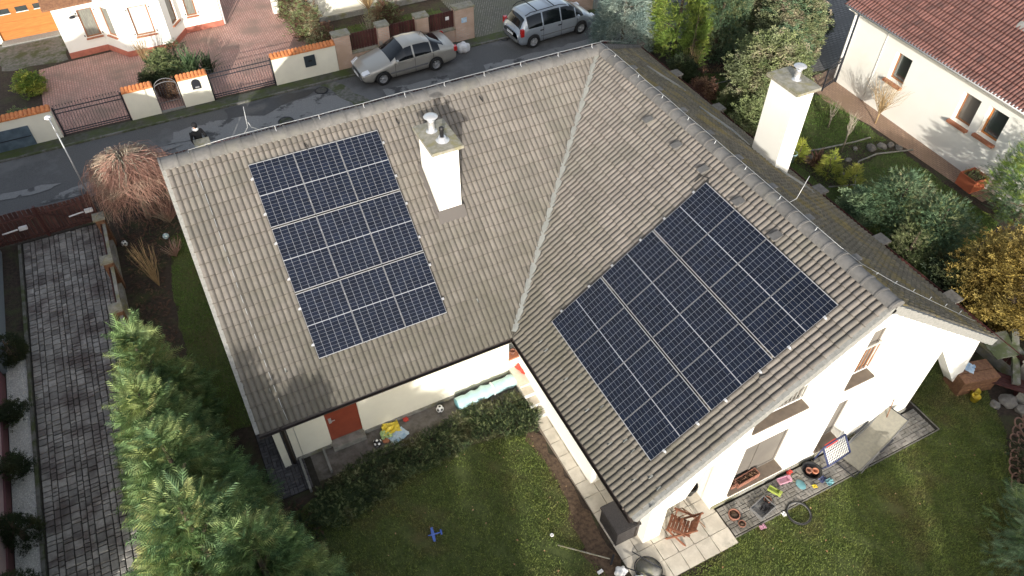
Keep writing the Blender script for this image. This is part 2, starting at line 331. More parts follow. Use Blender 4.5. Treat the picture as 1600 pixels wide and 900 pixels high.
# ------------------------------------------------------------------ our house
H = 6.70; PT = 0.62949; cP, sP, tP = math.cos(PT), math.sin(PT), math.tan(PT)
WD, LL, LR = 5.73, 12.66, 11.66
rnd = random.Random(7); rng = np.random.default_rng(11)
house = empty('house', (0, 0, 0), label='L-shaped white house with grey tiled roof carrying solar panels', cat='house')
class Slope:
    def __init__(s, a, v, n): s.a, s.v, s.n = Vector(a), Vector(v), Vector(n); s.flip = s.a.cross(s.v).dot(s.n) < 0; s.O = Vector((0, 0, H))
    def pt(s, a, v, h=0.0): return s.O + s.a * a + s.v * v + s.n * h
    def mat(s, a, v, h=0.0):         # right-handed frame, local y down the slope
        ex = -s.a if s.flip else s.a
        m = Matrix((ex, s.v, s.n)).transposed().to_4x4(); m.translation = s.pt(a, v, h); return m
SLS = Slope((-1, 0, 0), (0, -cP, -sP), (0, -sP, cP)); SLW = Slope((0, -1, 0), (-cP, 0, -sP), (-sP, 0, cP))
SLE = Slope((0, -1, 0), (cP, 0, -sP), (sP, 0, cP)); SLN = Slope((-1, 0, 0), (0, cP, -sP), (0, sP, cP))
def zr(d): return H - tP * abs(d)
# ---- walls
gab = MB()
F = lambda a, b, d: (a, -11.4 + d, b)
outer = [(-4.97, 0), (-4.47, 0), (-4.47, 1.42), (-3.97, 1.50), (-3.60, 2.58), (-2.92, 2.58), (-2.92, 0), (3.95, 0), (3.95, 2.75), (5.98, .02), (6.12, .02), (5.66, zr(5.66) - .16), (0, H - .16), (-5.6, zr(5.6) - .16), (-4.97, 1.9)]
holes = [[(-2.45, .43), (-.68, .43), (-.68, 2.62), (-2.45, 2.62)], [(-2.49, 3.32), (-.81, 3.32), (-.81, 5.05), (-1.1, 5.05), (-2.49, 4.02)],
         [(.32, 3.30), (1.27, 3.30), (1.27, 4.95), (.75, 5.42), (.32, 5.42)], [(.45, .40), (1.31, .40), (1.31, 2.62), (.45, 2.62)]]
gab.poly(outer, holes, .36, F); gab.build('gable_wall', 'render', house, fix=True)
b = MB(); b.box(-4.97, -4.47, -11.04, -10.86, 0, 2.9); b.build('corner_pillar', 'render', house)
b = MB()
b.poly([(-12.05, .0), (-11.04, 0), (-11.04, 1.95), (-10.15, 1.95), (-10.15, 0), (-4.95, 0), (-4.95, 2.62), (-12.05, 2.62)], [[(-5.62, .80), (-5.05, .80), (-5.05, 2.0), (-5.62, 2.0)]], .35, lambda a, c, d: (a, -5.2 + d, c))
b.build('wall', 'cream', house, fix=True)
b = MB(); b.box(-5.30, -4.95, -8.35, -5.202, 0, 2.6); b.box(-4.94, -2.93, -9.75, -9.4, 0, 2.7); b.box(-2.92, -2.62, -11.05, -9.4, 0, 2.9); b.box(-5.3, -4.95, -9.4, -8.35, 0, 2.6)
b.build('wall', 'render', house, kind='stuff')
b = MB(); b.box(3.65, 3.95, -11.04, 5.2, 0, 3.2); b.build('wall', 'render', house); MB().box(-12.05, 3.64, 4.9, 5.2, 0, 2.6).build('wall', 'render', house)
b = MB(); b.poly([(-4.84, 0), (4.88, 0), (4.88, 2.6), (0, H - .35), (-4.84, 2.75)], [], .3, lambda a, c, d: (-12.05 + d, a, c)); b.build('wall', 'cream', house, fix=True)
b = MB(); b.box(-12.40, -12.22, -5.3, -5.12, 0, 2.45); b.build('corner_post', 'cream', house)
for q in ((-2.9, 3.97, -11.43, -11.402, 0, .16), (-12.07, -11.08, -5.23, -5.202, 0, .14), (-10.11, -5.64, -5.23, -5.202, 0, .14)): MB().box(*q).build('plinth', 'concrete', house)
def window(parent, x0, x1, z0, z1, y, mats=('winwood', 'blind'), fw=.06, T=None, mull=0, name='window', sill=None):
    """window in a plane y=const facing -Y; T maps local to world when given"""
    b = MB()
    for (a0, a1, c0, c1) in ((x0, x1, z0, z0 + fw), (x0, x1, z1 - fw, z1), (x0, x0 + fw, z0 + fw, z1 - fw), (x1 - fw, x1, z0 + fw, z1 - fw)): b.box(a0, a1, y - .03, y + .03, c0, c1)
    for k in range(mull): xm = x0 + (x1 - x0) * (k + 1) / (mull + 1); b.box(xm - .03, xm + .03, y - .032, y + .028, z0 + fw, z1 - fw)
    f = b.build(name, mats[0], parent)
    g = MB().box(x0 + fw, x1 - fw, y - .006, y + .006, z0 + fw, z1 - fw).build('pane', mats[1], f)
    if sill: MB().box(x0 - sill[1], x1 + sill[1], y - sill[0], y - .032, z0 - .05, z0 + .004).build('sill', sill[2], f)
    return f
# gable windows: deep reveals, closed blinds, brown sills
window(house, -2.45, -.68, .43, 2.62, -11.10, mats=('blind', 'blind'), sill=(.36, 0, 'sillbrown'), mull=1)
window(house, .45, 1.31, .40, 2.62, -11.10, mats=('blind', 'blind'), sill=(.36, 0, 'sillbrown'))
window(house, -2.49, -.81, 3.32, 5.05, -11.08, mats=('blind', 'blind'), sill=(.36, 0, 'sillbrown'), mull=1, name='balcony_door')
window(house, .32, 1.27, 3.30, 5.42, -11.08, mats=('blind', 'blind'), sill=(.36, 0, 'sillbrown'), name='balcony_door')
for (x0, x1, zc) in ((-2.47, -.83, 3.34), (.34, 1.25, 3.32)):
    r = MB(); top = zc + 1.02 if x0 > 0 else zc + .62
    r.box(x0, x1, -11.20, -11.17, top, top + .035); rail = r.build('railing', 'deck', house); MB().box(x0, x1, -11.20, -11.175, zc + .08, zc + .11).build('bottom_rail', 'white', rail)
    nb = int((x1 - x0) / .115)
    bm_ = rmesh(MB().lathe([(.010, 0), (.015, .15), (.018, .3), (.010, .5), (.014, top - zc - .12)], n=6), 'baluster', 'winwood' if x0 > 0 else 'mortar')
    for k in range(nb): mesh_obj('baluster', bm_, rail, Matrix.Translation((x0 + .06 + k * (x1 - x0 - .1) / (nb - 1), -11.185, zc + .12)))
window(house, -5.62, -5.05, .80, 2.0, -5.0, mats=('winwood', 'glass'), sill=(.24, .02, 'sillterra'))
b = MB(); b.box(-11.04, -10.15, -5.14, -5.08, .20, 1.95); dr = b.build('door', 'reddoor', house)
MB().tube([(-10.93, -5.14, 1.12), (-10.93, -5.20, 1.12), (-10.80, -5.20, 1.12)], .012, 6).add([], []).build('handle', 'alu', dr)
MB().box(-10.97, -10.89, -5.155, -5.14, .98, 1.2).build('escutcheon', 'alu', dr)
MB().box(-11.06, -10.13, -5.42, -5.08, .0, .20).build('door_step', 'concrete', house)
b = MB(); b.box(-4.5, -3.5, -9.80, -9.752, .05, 2.1); dr = b.build('door', 'brownwood', house); MB().box(-4.35, -3.65, -9.82, -9.80, .9, 1.9).build('pane', 'glass', dr)
# ---- roof: decks, soffits, tiles
b = MB()
def deck(mb, poly, t=.10, off=-.07):
    top = [(p[0], p[1], p[2] + off) for p in poly]; bot = [(p[0], p[1], p[2] + off - t) for p in poly]; n = len(poly)
    mb.add(top + bot, [tuple(reversed(range(n, 2 * n)))] + [(i, n + i, n + (i + 1) % n, (i + 1) % n) for i in range(n)]); mb.add(top, [tuple(range(n))], 1)
ze = zr(WD)
deck(b, [(-LL, 0, H), (0, 0, H), (-WD, -WD, ze), (-LL, -WD, ze)]); deck(b, [(0, 0, H), (0, -LR, H), (-WD, -LR, ze), (-WD, -WD, ze)])
deck(b, [(0, -LR, H), (0, 0, H), (WD, WD, ze), (WD, -LR, ze)]); deck(b, [(0, 0, H), (-LL, 0, H), (-LL, WD, ze), (WD, WD, ze)])
roof = b.build('roof', ['deck', 'felt'], house)
TWD, TEX, TLN = .30, .338, .395
prof = []
for r in range(2):
    for (u, h) in ((.0, .0), (.012, .004), (.028, .034), (.058, .050), (.098, .050), (.128, .034), (.144, .004)): prof.append((u + r * .15, h))
prof.append((.30, .002)); prof = np.array(prof); NP = len(prof)
def tile_template():
    V = []; 
    for (v, dh) in ((0, 0), (TLN - .013, .033), (TLN, .034)): V += [(u, v, h + dh) for u, h in prof]
    V += [(u, TLN, h + .034) for u, h in prof] + [(u, TLN + .004, h - .004) for u, h in prof]
    F_ = [(r * NP + i, (r + 1) * NP + i, (r + 1) * NP + i + 1, r * NP + i + 1) for r in (0, 1, 3) for i in range(NP - 1)]
    return np.array(V), np.array(F_)
TV, TF = tile_template()
TMI = np.array([1 if (i % 7 in (0, 6) or i == NP - 2) else 0 for i in range(NP - 1)] + [1] * (2 * NP - 2), dtype=np.int32)
def tile_mesh(name, mat):
    me = bpy.data.meshes.new(name); me.from_pydata([tuple(v) for v in TV], [], [tuple(reversed(f)) for f in TF]); me.materials.append(MT[mat]); me.materials.append(MT[mat + '_edge'])
    me.polygons.foreach_set('material_index', TMI); me.polygons.foreach_set('use_smooth', [True] * len(TF)); me.update(); return me
tme = tile_mesh('roof_tile', 'tile')
panels_zone = {'S': (7.20, 10.80, .62, 5.95), 'W': (6.26, 11.0, .70, 6.05)}
cands = []; bulk = {'tile': [], 'tile_moss': []}
def field(sl, key, alim, amax, mat):
    ncol = int(math.ceil((amax + WD) / TWD)); nrow = 21
    for j in range(nrow):
        v0 = .06 + j * TEX - (TLN - TEX)
        if v0 < 0.02: v0 = .02
        for i in range(ncol):
            a0 = amax - .03 - TWD * (i + 1); d0 = alim(v0 * cP); d1 = alim((v0 + TLN) * cP); dm = max(d0, d1)
            if a0 + TWD < min(d0, d1) + .06: break
            full = a0 > dm + .08
            if key in panels_zone:
                z = panels_zone[key]
                if a0 > z[0] + .3 and a0 + TWD < z[1] - .3 and v0 > z[2] + .4 and v0 + TLN < z[3] - .4: continue
            w = sl.pt(a0 + .15, v0 + .2); jit = (rnd.uniform(-.010, .010), rnd.uniform(0, .007))
            if full and key in ('S', 'W'): cands.append(((w - Vector(CAM)).length, sl, a0, v0, jit))
            else: bulk[mat].append((sl, a0, v0, jit, alim if not full else None))
field(SLS, 'S', lambda d: d, LL, 'tile'); field(SLW, 'W', lambda d: d, LR, 'tile')
field(SLE, 'E', lambda d: -d, LR, 'tile_moss'); field(SLN, 'N', lambda d: -d, LL, 'tile_moss')
cands.sort(key=lambda c: c[0])
for (_, sl, a0, v0, jit) in cands[:300]:
    mesh_obj('roof_tile', tme, roof, sl.mat(a0 + (TWD if sl.flip else 0), v0 + jit[0], jit[1]))
bulk['tile'] += [(c[1], c[2], c[3], c[4], None) for c in cands[300:]]
for mat, L_ in bulk.items():
    VV = []
    for (sl, a0, v0, jit, lim) in L_:
        a = a0 + TV[:, 0]; v = v0 + TV[:, 1] + jit[0]; h = TV[:, 2] + jit[1]
        if lim: a = np.maximum(a, np.array([lim(x * cP) for x in v]) + .05)
        VV.append(np.array(sl.O)[None] + a[:, None] * np.array(sl.a) + v[:, None] * np.array(sl.v) + h[:, None] * np.array(sl.n))
    n = len(VV); V = np.concatenate(VV); Fb = TF[:, ::-1]
    FF = (Fb[None] + (np.arange(n) * len(TV))[:, None, None]).reshape(-1, 4)
    np_mesh('roof_tiles', V, FF, [mat, mat + '_edge'], roof, mi=np.tile(TMI, n), smooth=True, kind='stuff')
# ridge and hip tiles, one object each
rt = MB()
def half_barrel(mb, L_, r, n=7, lip=.03):
    for (x0, x1, rr) in ((0, L_ - .05, r), (L_ - .05, L_, r + .014)):
        V = []; 
        for x in (x0, x1):
            V += [(x, rr * 1.15 * math.cos(PI * k / n), rr * math.sin(PI * k / n)) for k in range(n + 1)]
        mb.add(V, [(k, k + 1, n + 2 + k, n + 1 + k) for k in range(n)], 0, True)
        mb.add([(x1, 0, 0)] + V[n + 1:], [(0, k + 1, k + 2) for k in range(n)])
    return mb
rme = rmesh(half_barrel(MB(), .42, .135), 'ridge_tile', 'ridge')
def ridge_line(p, q, step=.385, sc=(1, 1, 1)):
    p, q = Vector(p), Vector(q); d = (q - p); n = int(d.length / step); m0 = d.to_track_quat('X', 'Z').to_matrix().to_4x4()
    for k in range(n):
        m = m0 @ Matrix.Diagonal((*sc, 1)); m.translation = p + d * (k / n) + Vector((0, 0, rnd.uniform(-.004, .004))); mesh_obj('ridge_tile', rme, roof, m)
ridge_line((0, .05, H - .01), (0, -LR - .02, H - .01), sc=(1, 1.2, 1.15)); ridge_line((-.1, -.04, H - .04), (-LL - .02, -.04, H - .04), sc=(1, 1.55, 1.15)); ridge_line((.05, .05, H - .03), (WD, WD, ze - .02))
# grey bedding strip of the left ridge, verges, valley
b = MB(); b.add([SLS.pt(.1, .03, .045), SLS.pt(LL, .03, .045), SLS.pt(LL, .24, .055), SLS.pt(.3, .24, .055), SLS.pt(LL, .24, .0), SLS.pt(.3, .24, .0)], [(0, 1, 2, 3), (3, 2, 4, 5)]); b.build('ridge_bedding', 'mortar', roof)
for (sl, a) in ((SLS, LL - .02), (SLW, LR - .02), (SLE, LR - .02)):
    b = MB()
    for j in range(21):
        v0 = .03 + j * TEX
        b.add([sl.pt(a - .05, v0, .035), sl.pt(a + .07, v0, .035), sl.pt(a + .07, v0 + TEX, .055), sl.pt(a - .05, v0 + TEX, .055), sl.pt(a + .07, v0, -.17), sl.pt(a + .07, v0 + TEX, -.15), sl.pt(a - .05, v0 + TEX, .0), sl.pt(a + .07, v0 + TEX, .0)],
              [(0, 1, 2, 3), (1, 4, 5, 2), (3, 2, 7, 6)])
    b.build('verge_trim', 'mortar', roof)
b = MB()
vd = Vector((-WD, -WD, ze)) - Vector((0, 0, H)); nn = 24; sd = Vector((1, -1, 0)).normalized() * .085
for k in range(nn):
    p = Vector((0, 0, H)) + vd * ((k + .1) / nn); q = Vector((0, 0, H)) + vd * ((k + 1.12) / nn if k < nn - 1 else 1)
    b.add([p + sd + Vector((0, 0, .105)), p + Vector((0, 0, .115)), p - sd + Vector((0, 0, .105)), q + sd + Vector((0, 0, .111)), q + Vector((0, 0, .122)), q - sd + Vector((0, 0, .111))], [(0, 3, 4, 1), (1, 4, 5, 2)], 0, False)
b.build('valley_flashing', 'lead', roof)
# gutters
def gutter(p, q, name='gutter'):
    p, q = Vector(p), Vector(q); d = (q - p).normalized(); s = d.cross(Vector((0, 0, 1))); V = []; n = 7
    for P in (p, q):
        for r in (.075, .066): V += [P + s * (r * math.cos(PI + PI * k / (n - 1))) + Vector((0, 0, r * math.sin(PI + PI * k / (n - 1)))) for k in range(n)]
    F_ = [(k, k + 1, 2 * n + k + 1, 2 * n + k) for k in range(n - 1)] + [(n + k, 3 * n + k, 3 * n + k + 1, n + k + 1) for k in range(n - 1)] + [(0, 2 * n, 3 * n, n), (n - 1, 2 * n - 1, 4 * n - 1, 3 * n - 1)]
    return MB().add(V, F_).build(name, 'gutter', roof)
zg = ze - .06
gutter((-LL, -WD - .09, zg), (-WD - .1, -WD - .09, zg)); gutter((-WD - .09, -WD - .1, zg), (-WD - .09, -LR, zg)); gutter((WD + .09, -LR, zg), (WD + .09, WD, zg))
b = MB(); b.box(-LL, -WD, -WD - .012, -WD + .01, ze - .19, ze - .04); b.box(-WD - .012, -WD + .01, -LR, -WD, ze - .19, ze - .04); b.build('fascia', 'gutter', roof)
b = MB(); b.tube([(-12.13, -WD - .09, zg - .06), (-12.13, -5.5, zg - .3), (-12.13, -5.27, zg - .45), (-12.13, -5.27, .05)], .05, 8); b.build('downpipe', 'gutter', house)
b = MB(); b.tube([(-WD - .09, -WD - .09, zg - .05), (-5.1, -5.35, zg - .35), (-5.06, -5.28, .3)], .04, 8); b.build('downpipe', 'gutter', house)
b = MB(); b.tube([(-WD - .09, -11.3, zg - .05), (-5.3, -11.2, zg - .35), (-5.05, -11.15, zg - .5), (-5.05, -11.15, .1)], .04, 8); b.build('downpipe', 'gutter', house)
# chimneys
def flue(parent, x, y, z, kind):
    b = MB()
    if kind == 'cowl':
        b.lathe([(.17, 0), (.15, .02), (.085, .05), (.085, .32), (.10, .34)], (x, y, z), 16)
        for k in range(3): an = k * 2.1 + .4; b.tube([(x + .08 * math.cos(an), y + .08 * math.sin(an), z + .3), (x + .10 * math.cos(an), y + .10 * math.sin(an), z + .46)], .008, 4)
        b.lathe([(.19, .45), (.185, .46), (.10, .50), (.001, .52)], (x, y, z), 16); return b.build('flue_cowl', 'alu', parent)
    b.lathe([(.20, 0), (.19, .015), (.11, .04), (.09, .12), (.08, .12)], (x, y, z), 18); f = b.build('flue_collar', 'alu', parent)
    MB().lathe([(.05, .1), (.05, .30), (.065, .30), (.065, .38), (.03, .41)], (x, y, z), 10).build('flue_pipe', 'black', f); return f
def chimney(X0, X1, Y0, Y1, zb, zt, over, flues, apron=True):
    st = MB().box(X0, X1, Y0, Y1, zb, zt).build('chimney', 'white_wall' if False else 'render', house)
    b = MB(); o = over; b.box(X0 - o, X1 + o, Y0 - o, Y1 + o, zt, zt + .09); b.add([(X0 - o + .02, Y0 - o + .02, zt + .094), (X1 + o - .02, Y0 - o + .02, zt + .094), (X1 + o - .02, Y1 + o - .02, zt + .094), (X0 - o + .02, Y1 + o - .02, zt + .094), ((X0 + X1) / 2, (Y0 + Y1) / 2, zt + .12)], [(0, 1, 4), (1, 2, 4), (2, 3, 4), (3, 0, 4)])
    b.build('cap_slab', 'mosscap', st)
    for f in flues: flue(st, f[0], f[1], zt + .09, f[2])
    return st
ch1 = chimney(-6.48, -5.84, -2.78, -1.66, 3.9, 6.78, .11, [(-6.13, -2.45, 'pipe'), (-6.22, -1.98, 'cowl')])
b = MB()
for (x0, x1, y0, y1) in ((-6.50, -5.82, -2.98, -2.80),):
    b.add([(x0 - .05, y1 + .01, zr(y1) + .25), (x1 + .05, y1 + .01, zr(y1) + .25), (x1 + .07, y0, zr(y0) + .075), (x0 - .07, y0, zr(y0) + .075)], [(0, 3, 2, 1)])
for xx in (-6.50, -5.82):
    s = -1 if xx < -6 else 1
    b.add([(xx, -2.8, zr(2.8) + .2), (xx, -1.6, zr(1.6) + .2), (xx + s * .1, -1.6, zr(1.6) + .07), (xx + s * .1, -2.8, zr(2.8) + .07)], [(0, 1, 2, 3)])
b.build('flashing', M('brown_flashing', (.085, .075, .068), rough=.6), ch1)
ch2 = chimney(3.98, 4.62, -4.32, -3.22, 1.5, 6.42, .12, [(4.35, -3.80, 'cowl')])
for pts in ([(2.9, 1.3), (3.35, .95), (3.8, .85), (4.36, .81)], [(3.3, -1.2), (3.55, -1.7), (3.95, -2.3), (3.97, -3.1)], [(4.0, -4.45), (4.2, -4.75), (4.6, -4.95), (5.06, -5.1)]):
    b = MB(); P = [Vector((x, y, zr(x) + .12)) for x, y in pts]; b.tube(P, [.03, .05, .05, .02], 6)
    P2 = [Vector((x + .16, y - .12, zr(x + .16) + .055)) for x, y in pts]
    for k in range(3): b.add([P[k], P[k + 1], P2[k + 1], P2[k]], [(0, 1, 2, 3)])
    b.build('lead_welt', 'lead', roof)
# ventilation tiles, roof hooks, snow guards
vt = MB(); vt.add([(.02, 0, .06), (.22, 0, .06), (.22, .26, .19), (.02, .26, .19), (.04, .24, .03), (.20, .24, .03)], [(0, 1, 2, 3), (0, 3, 4), (1, 5, 2)]).add([(.22, .26, .187), (.02, .26, .187), (.04, .24, .03), (.20, .24, .03)], [(0, 3, 2, 1)], 1); vme = rmesh(vt, 'vent_tile', ['ridge', 'black'])
for Y in (-3.40, -4.70, -5.85, -7.25, -8.6): mesh_obj('vent_tile', vme, roof, SLW.mat(-Y + .25, .45, .03))
hk = MB(); hk.tube([(0, 0, .05), (0, .10, .10), (0, .2, .16), (.0, .16, .22)], .016, 5); hme = rmesh(hk, 'roof_hook', 'black')
for X in (-6.67, -4.18, -9.2): mesh_obj('roof_hook', hme, roof, SLS.mat(-X, .50, .03))
for Y in (-1.0, -2.3, -3.5, -4.7, -5.9, -7.2, -8.5, -10.0): mesh_obj('vent_tile', rme if False else vme, roof, SLE.mat(-Y, .35, .03))
sg = MB(); sg.add([(0, 0, .05), (.05, 0, .05), (.05, .12, .055), (0, .12, .055), (.0, .12, .11), (.05, .12, .11), (.025, .06, .06)], [(0, 3, 2, 1), (3, 4, 5, 2), (0, 6, 4, 3)]); sme = rmesh(sg, 'snow_guard', 'lead')
for k in range(13):
    a = WD + .6 + k * .52
    mesh_obj('snow_guard', sme, roof, SLS.mat(a, 6.18 + .34 * (k % 2) - .34 * 1, .0))
    if a < LR: mesh_obj('snow_guard', sme, roof, SLW.mat(a, 6.18 + .34 * (k % 2), .0)); mesh_obj('snow_guard', sme, roof, SLW.mat(a + .2, 6.52 - .34 * (k % 2), .0))
# lightning conductor
lc = MB(); zc = H + .20
lc.tube([(-LL + .7, .02, zc - .05)] + [(x, .02 + rnd.uniform(-.01, .01), zc + rnd.uniform(-.015, .015)) for x in np.arange(-11, 0.1, .6)] + [(.02, 0, zc)], .0075, 5)
lc.tube([(.02, 0, zc)] + [(.06 + rnd.uniform(-.01, .01), y, zc + rnd.uniform(-.01, .01)) for y in np.arange(-.6, -9.6, -.6)] + [(.1, -9.9, zc - .05), (.5, -10.3, zr(.5) + .16), (1.6, -10.65, zr(1.6) + .14), (3.2, -10.9, zr(3.2) + .14), (5.4, -11.1, zr(5.4) + .12)], .0075, 5)
lc.tube([(.05, .05, zc), (1, 1, zr(1) + .25), (2.2, 2.2, zr(2.2) + .25), (4, 4, zr(4) + .2)], .0075, 5)
lc.tube([(-LL + .7, .02, zc - .05), (-LL + .68, -.12, zr(.1) + .12)] + [(-LL + .72 + .015 * math.sin(v), -v * cP, H - v * sP + .085) for v in np.arange(.3, 7, .5)] + [(-LL + .75, -WD - .03, ze + .1), (-LL + .8, -5.35, 1.9), (-LL + .8, -5.27, .1)], .0075, 5)
lc.tube([(-10.55, .02, zc), (-10.42, .02, zc + .16), (-10.38, .02, zc + .75)], .0075, 5); lc.tube([(-10.15, .02, zc), (-10.34, .02, zc + .14), (-10.38, .02, zc + .3)], .0075, 5)
lc.tube([(.06, -8.3, zc), (.2, -8.35, zc + .1), (.3, -8.4, zc + .75)], .0075, 5)
cond = lc.build('lightning_conductor', 'wire', roof)
hb = rmesh(MB().box(-.010, .010, -.20, -.14, -.02, .03).box(-.009, .009, -.03, -.010, .10, .20).add([(-.009, -.18, .03), (.009, -.18, .03), (.009, -.03, .13), (-.009, -.03, .13)], [(0, 1, 2, 3)]), 'conductor_holder', 'alu')
for X in (-9.77, -8.61, -7.39, -6.21, -5.04, -3.82, -2.66, -1.43, -.28): mesh_obj('conductor_holder', hb, roof, Matrix.Translation((X, .0, H + .02)) @ Matrix.Rotation(math.radians(0), 4, 'Z'))
hr = rmesh(MB().tube([(-.15, 0, .06), (-.06, 0, .125), (0, 0, .14), (.02, 0, .21), (.05, 0, .21)], .010, 5), 'conductor_holder', 'wire')
for Y in (-.85, -2.09, -3.27, -4.45, -5.6, -6.8, -8.05, -9.26): mesh_obj('conductor_holder', hr, roof, Matrix.Translation((0.0, Y, H)))
for k in range(6): x = .9 + k * .8; mesh_obj('conductor_holder', hr, roof, Matrix.Translation((x, -10.42 - .09 * x * 1.0, zr(x) - .06)))
# ------------------------------------------------------------------ solar panels
PW, PH_, GC, GR = 1.141, 1.722, .013, .040
fb = MB(); fw = .005; fh = .035
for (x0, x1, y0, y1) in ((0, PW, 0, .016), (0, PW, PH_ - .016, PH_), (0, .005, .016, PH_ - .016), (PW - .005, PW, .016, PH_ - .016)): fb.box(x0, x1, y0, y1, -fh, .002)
fb.m = [0 if k % 6 == 1 else 1 for k in range(len(fb.f))]; fme = rmesh(fb, 'frame', ['frame', 'trim'])  # sides of the silver frame in dark trim: gap shade put into colour
bme = rmesh(MB().box(.005, PW - .005, .016, PH_ - .016, -.008, -.004), 'backsheet', 'backsheet')
cb = MB(); cwid = (PW - 2 * fw - .001) / 6; g1 = .0072; mid = .018
chgt = (PH_ - 2 * fw - .024 - mid) / 18; g2 = .0042
for i in range(6):
    for j in range(18):
        x0 = fw + .0005 + i * cwid + g1 / 2; y0 = fw + .012 + j * chgt + (mid if j >= 9 else 0) + g2 / 2
        x1 = x0 + cwid - g1; y1 = y0 + chgt - g2; cb.add([(x0, y0, -.002), (x1, y0, -.002), (x1, y1, -.002), (x0, y1, -.002)], [(0, 1, 2, 3)])
cme = rmesh(cb, 'cell_grid', 'cell')
def panel(sl, a, v, label, group):
    e = empty('solar_panel', label=label, cat='solar panel', group=group); e.matrix_world = sl.mat(a + (PW if sl.flip else 0), v, .135)
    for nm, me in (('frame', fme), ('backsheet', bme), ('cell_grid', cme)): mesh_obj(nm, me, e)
    return e
A1, V1, A2, V2 = 7.2731, .6793, 6.3315, .7687
rn = ['top', 'middle', 'bottom']; cn = ['right', 'centre', 'left']
for i in range(3):
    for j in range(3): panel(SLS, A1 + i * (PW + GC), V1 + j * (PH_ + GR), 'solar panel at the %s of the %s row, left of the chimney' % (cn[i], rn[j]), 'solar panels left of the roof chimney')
on = ['first', 'second', 'third', 'last']
rw = ['ridge row', 'middle row', 'gutter row']
for i in range(4):
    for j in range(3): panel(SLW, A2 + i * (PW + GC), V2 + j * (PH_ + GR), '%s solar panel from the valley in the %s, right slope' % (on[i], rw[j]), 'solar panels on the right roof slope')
def rails(sl, a0, n, v0, label):
    e = empty('mounting_rails', label=label, cat='rail', group='aluminium rails under the solar panels')
    L_ = n * (PW + GC)
    for j in range(3):
        for f in (.22, .78):
            v = v0 + j * (PH_ + GR) + f * PH_; b = MB()
            P = [sl.pt(a0 - .07, v - .02, .06), sl.pt(a0 + L_ + .05, v - .02, .06), sl.pt(a0 + L_ + .05, v + .02, .06), sl.pt(a0 - .07, v + .02, .06)]
            Q = [p + sl.n * .035 for p in P]; b.add(P + Q, [(0, 3, 2, 1), (4, 5, 6, 7), (0, 1, 5, 4), (1, 2, 6, 5), (2, 3, 7, 6), (3, 0, 4, 7)]); r = b.build('rail', 'alu', e)
            for aa in (a0 - .035, a0 + L_ + .0):
                c = MB(); m = sl.mat(aa, v, .10); c.cbox((0, 0, .01), .05, .06, .07, mi=0)
                o = c.build('end_clamp', 'alu', r); o.matrix_local = m
rails(SLS, A1, 3, V1, 'aluminium rails carrying the nine-panel array'); rails(SLW, A2, 4, V2, 'aluminium rails carrying the twelve-panel array')
b = MB(); b.tube([SLW.pt(A2 + .05, V2 - .02, .1), SLW.pt(A2 - .05, V2 - .12, .14), SLW.pt(A2 - .25, V2 - .05, .12), SLW.pt(A2 - .3, V2 + .2, .06)], .014, 5)
tag(b.build('cable', 'black'), 'black cable looping from the top corner of the twelve-panel array', 'cable')
# ------------------------------------------------------------------ the ground, street and paving
def sheet(name, poly, z, mat, kind='structure', parent=None, skirt=0.0):
    b = MB(); n = len(poly); P = [(x, y, z) for x, y in poly]
    tr = tessellate_polygon([[Vector((x, y, 0)) for x, y in poly]])
    F_ = []
    for t in tr:
        a, c, d = [Vector(P[i]) for i in t]
        F_.append(tuple(t) if (c - a).cross(d - a).z > 0 else tuple(reversed(t)))
    b.add(P, F_)
    if skirt: b.add(P + [(x, y, z - skirt) for x, y in poly], [(i, n + i, n + (i + 1) % n, (i + 1) % n) for i in range(n)])
    return b.build(name, mat, parent, kind=kind)
def rect(x0, x1, y0, y1): return [(x0, y0), (x1, y0), (x1, y1), (x0, y1)]
def wob(poly, amp=.08, step=.35, seed=1):
    r = random.Random(seed); out = []
    for i, p in enumerate(poly):
        q = poly[(i + 1) % len(poly)]; L_ = math.hypot(q[0] - p[0], q[1] - p[1]); n = max(1, int(L_ / step))
        for k in range(n):
            t = k / n; out.append((p[0] + (q[0] - p[0]) * t + r.uniform(-amp, amp), p[1] + (q[1] - p[1]) * t + r.uniform(-amp, amp)))
    return out
sheet('ground', rect(-150, 150, -150, 150), 0.0, 'soil')
street = sheet('street', rect(-60, 60, 9.25, 13.02), .006, 'asphalt')
for k, (pl, m) in enumerate(((rect(-12.5, -5.2, 9.9, 12.2), 'asphalt_pale'), ([(-4.6, 9.3), (-3.9, 9.3), (-5.2, 12.9), (-5.9, 12.9)], 'kerb'), (rect(-3.6, -.6, 10.2, 11.3), 'asphalt_pale'), (rect(1.2, 9, 10.2, 11.2), 'asphalt_pale'), (rect(-10.2, -9.2, 12.1, 12.9), 'wet'), ([(-9.4, 12.0), (-8.7, 11.7), (-7.9, 12.2), (-6.6, 12.3), (-6.2, 12.8), (-9.2, 12.9)], 'wet'))):
    sheet('road_patch', wob(pl, .10, .4, 40 + k), .010 + .002 * k, m, parent=street)
for k in range(9):
    r = random.Random(60 + k); cx = -18.5 + k * .8 + r.uniform(-.3, .3); cy = 9.3 + r.uniform(0, 2.3); pl = []
    for i in range(14): an = 2 * PI * i / 14; q = r.uniform(.5, 1); pl.append((cx + math.cos(an) * q * 1.0, cy + math.sin(an) * q * .28))
    sheet('road_patch', pl, .024 + .001 * k, 'asphalt_pale', parent=street)
kerb = MB()
for k in range(80): kerb.box(-40 + k, -39.02 + k, 13.02, 13.12, -.05, .07 + rnd.uniform(0, .006))
kerb.build('kerb_stones', 'kerb', kind='stuff', label='mossy kerb stones along the far side of the street', cat='kerb')
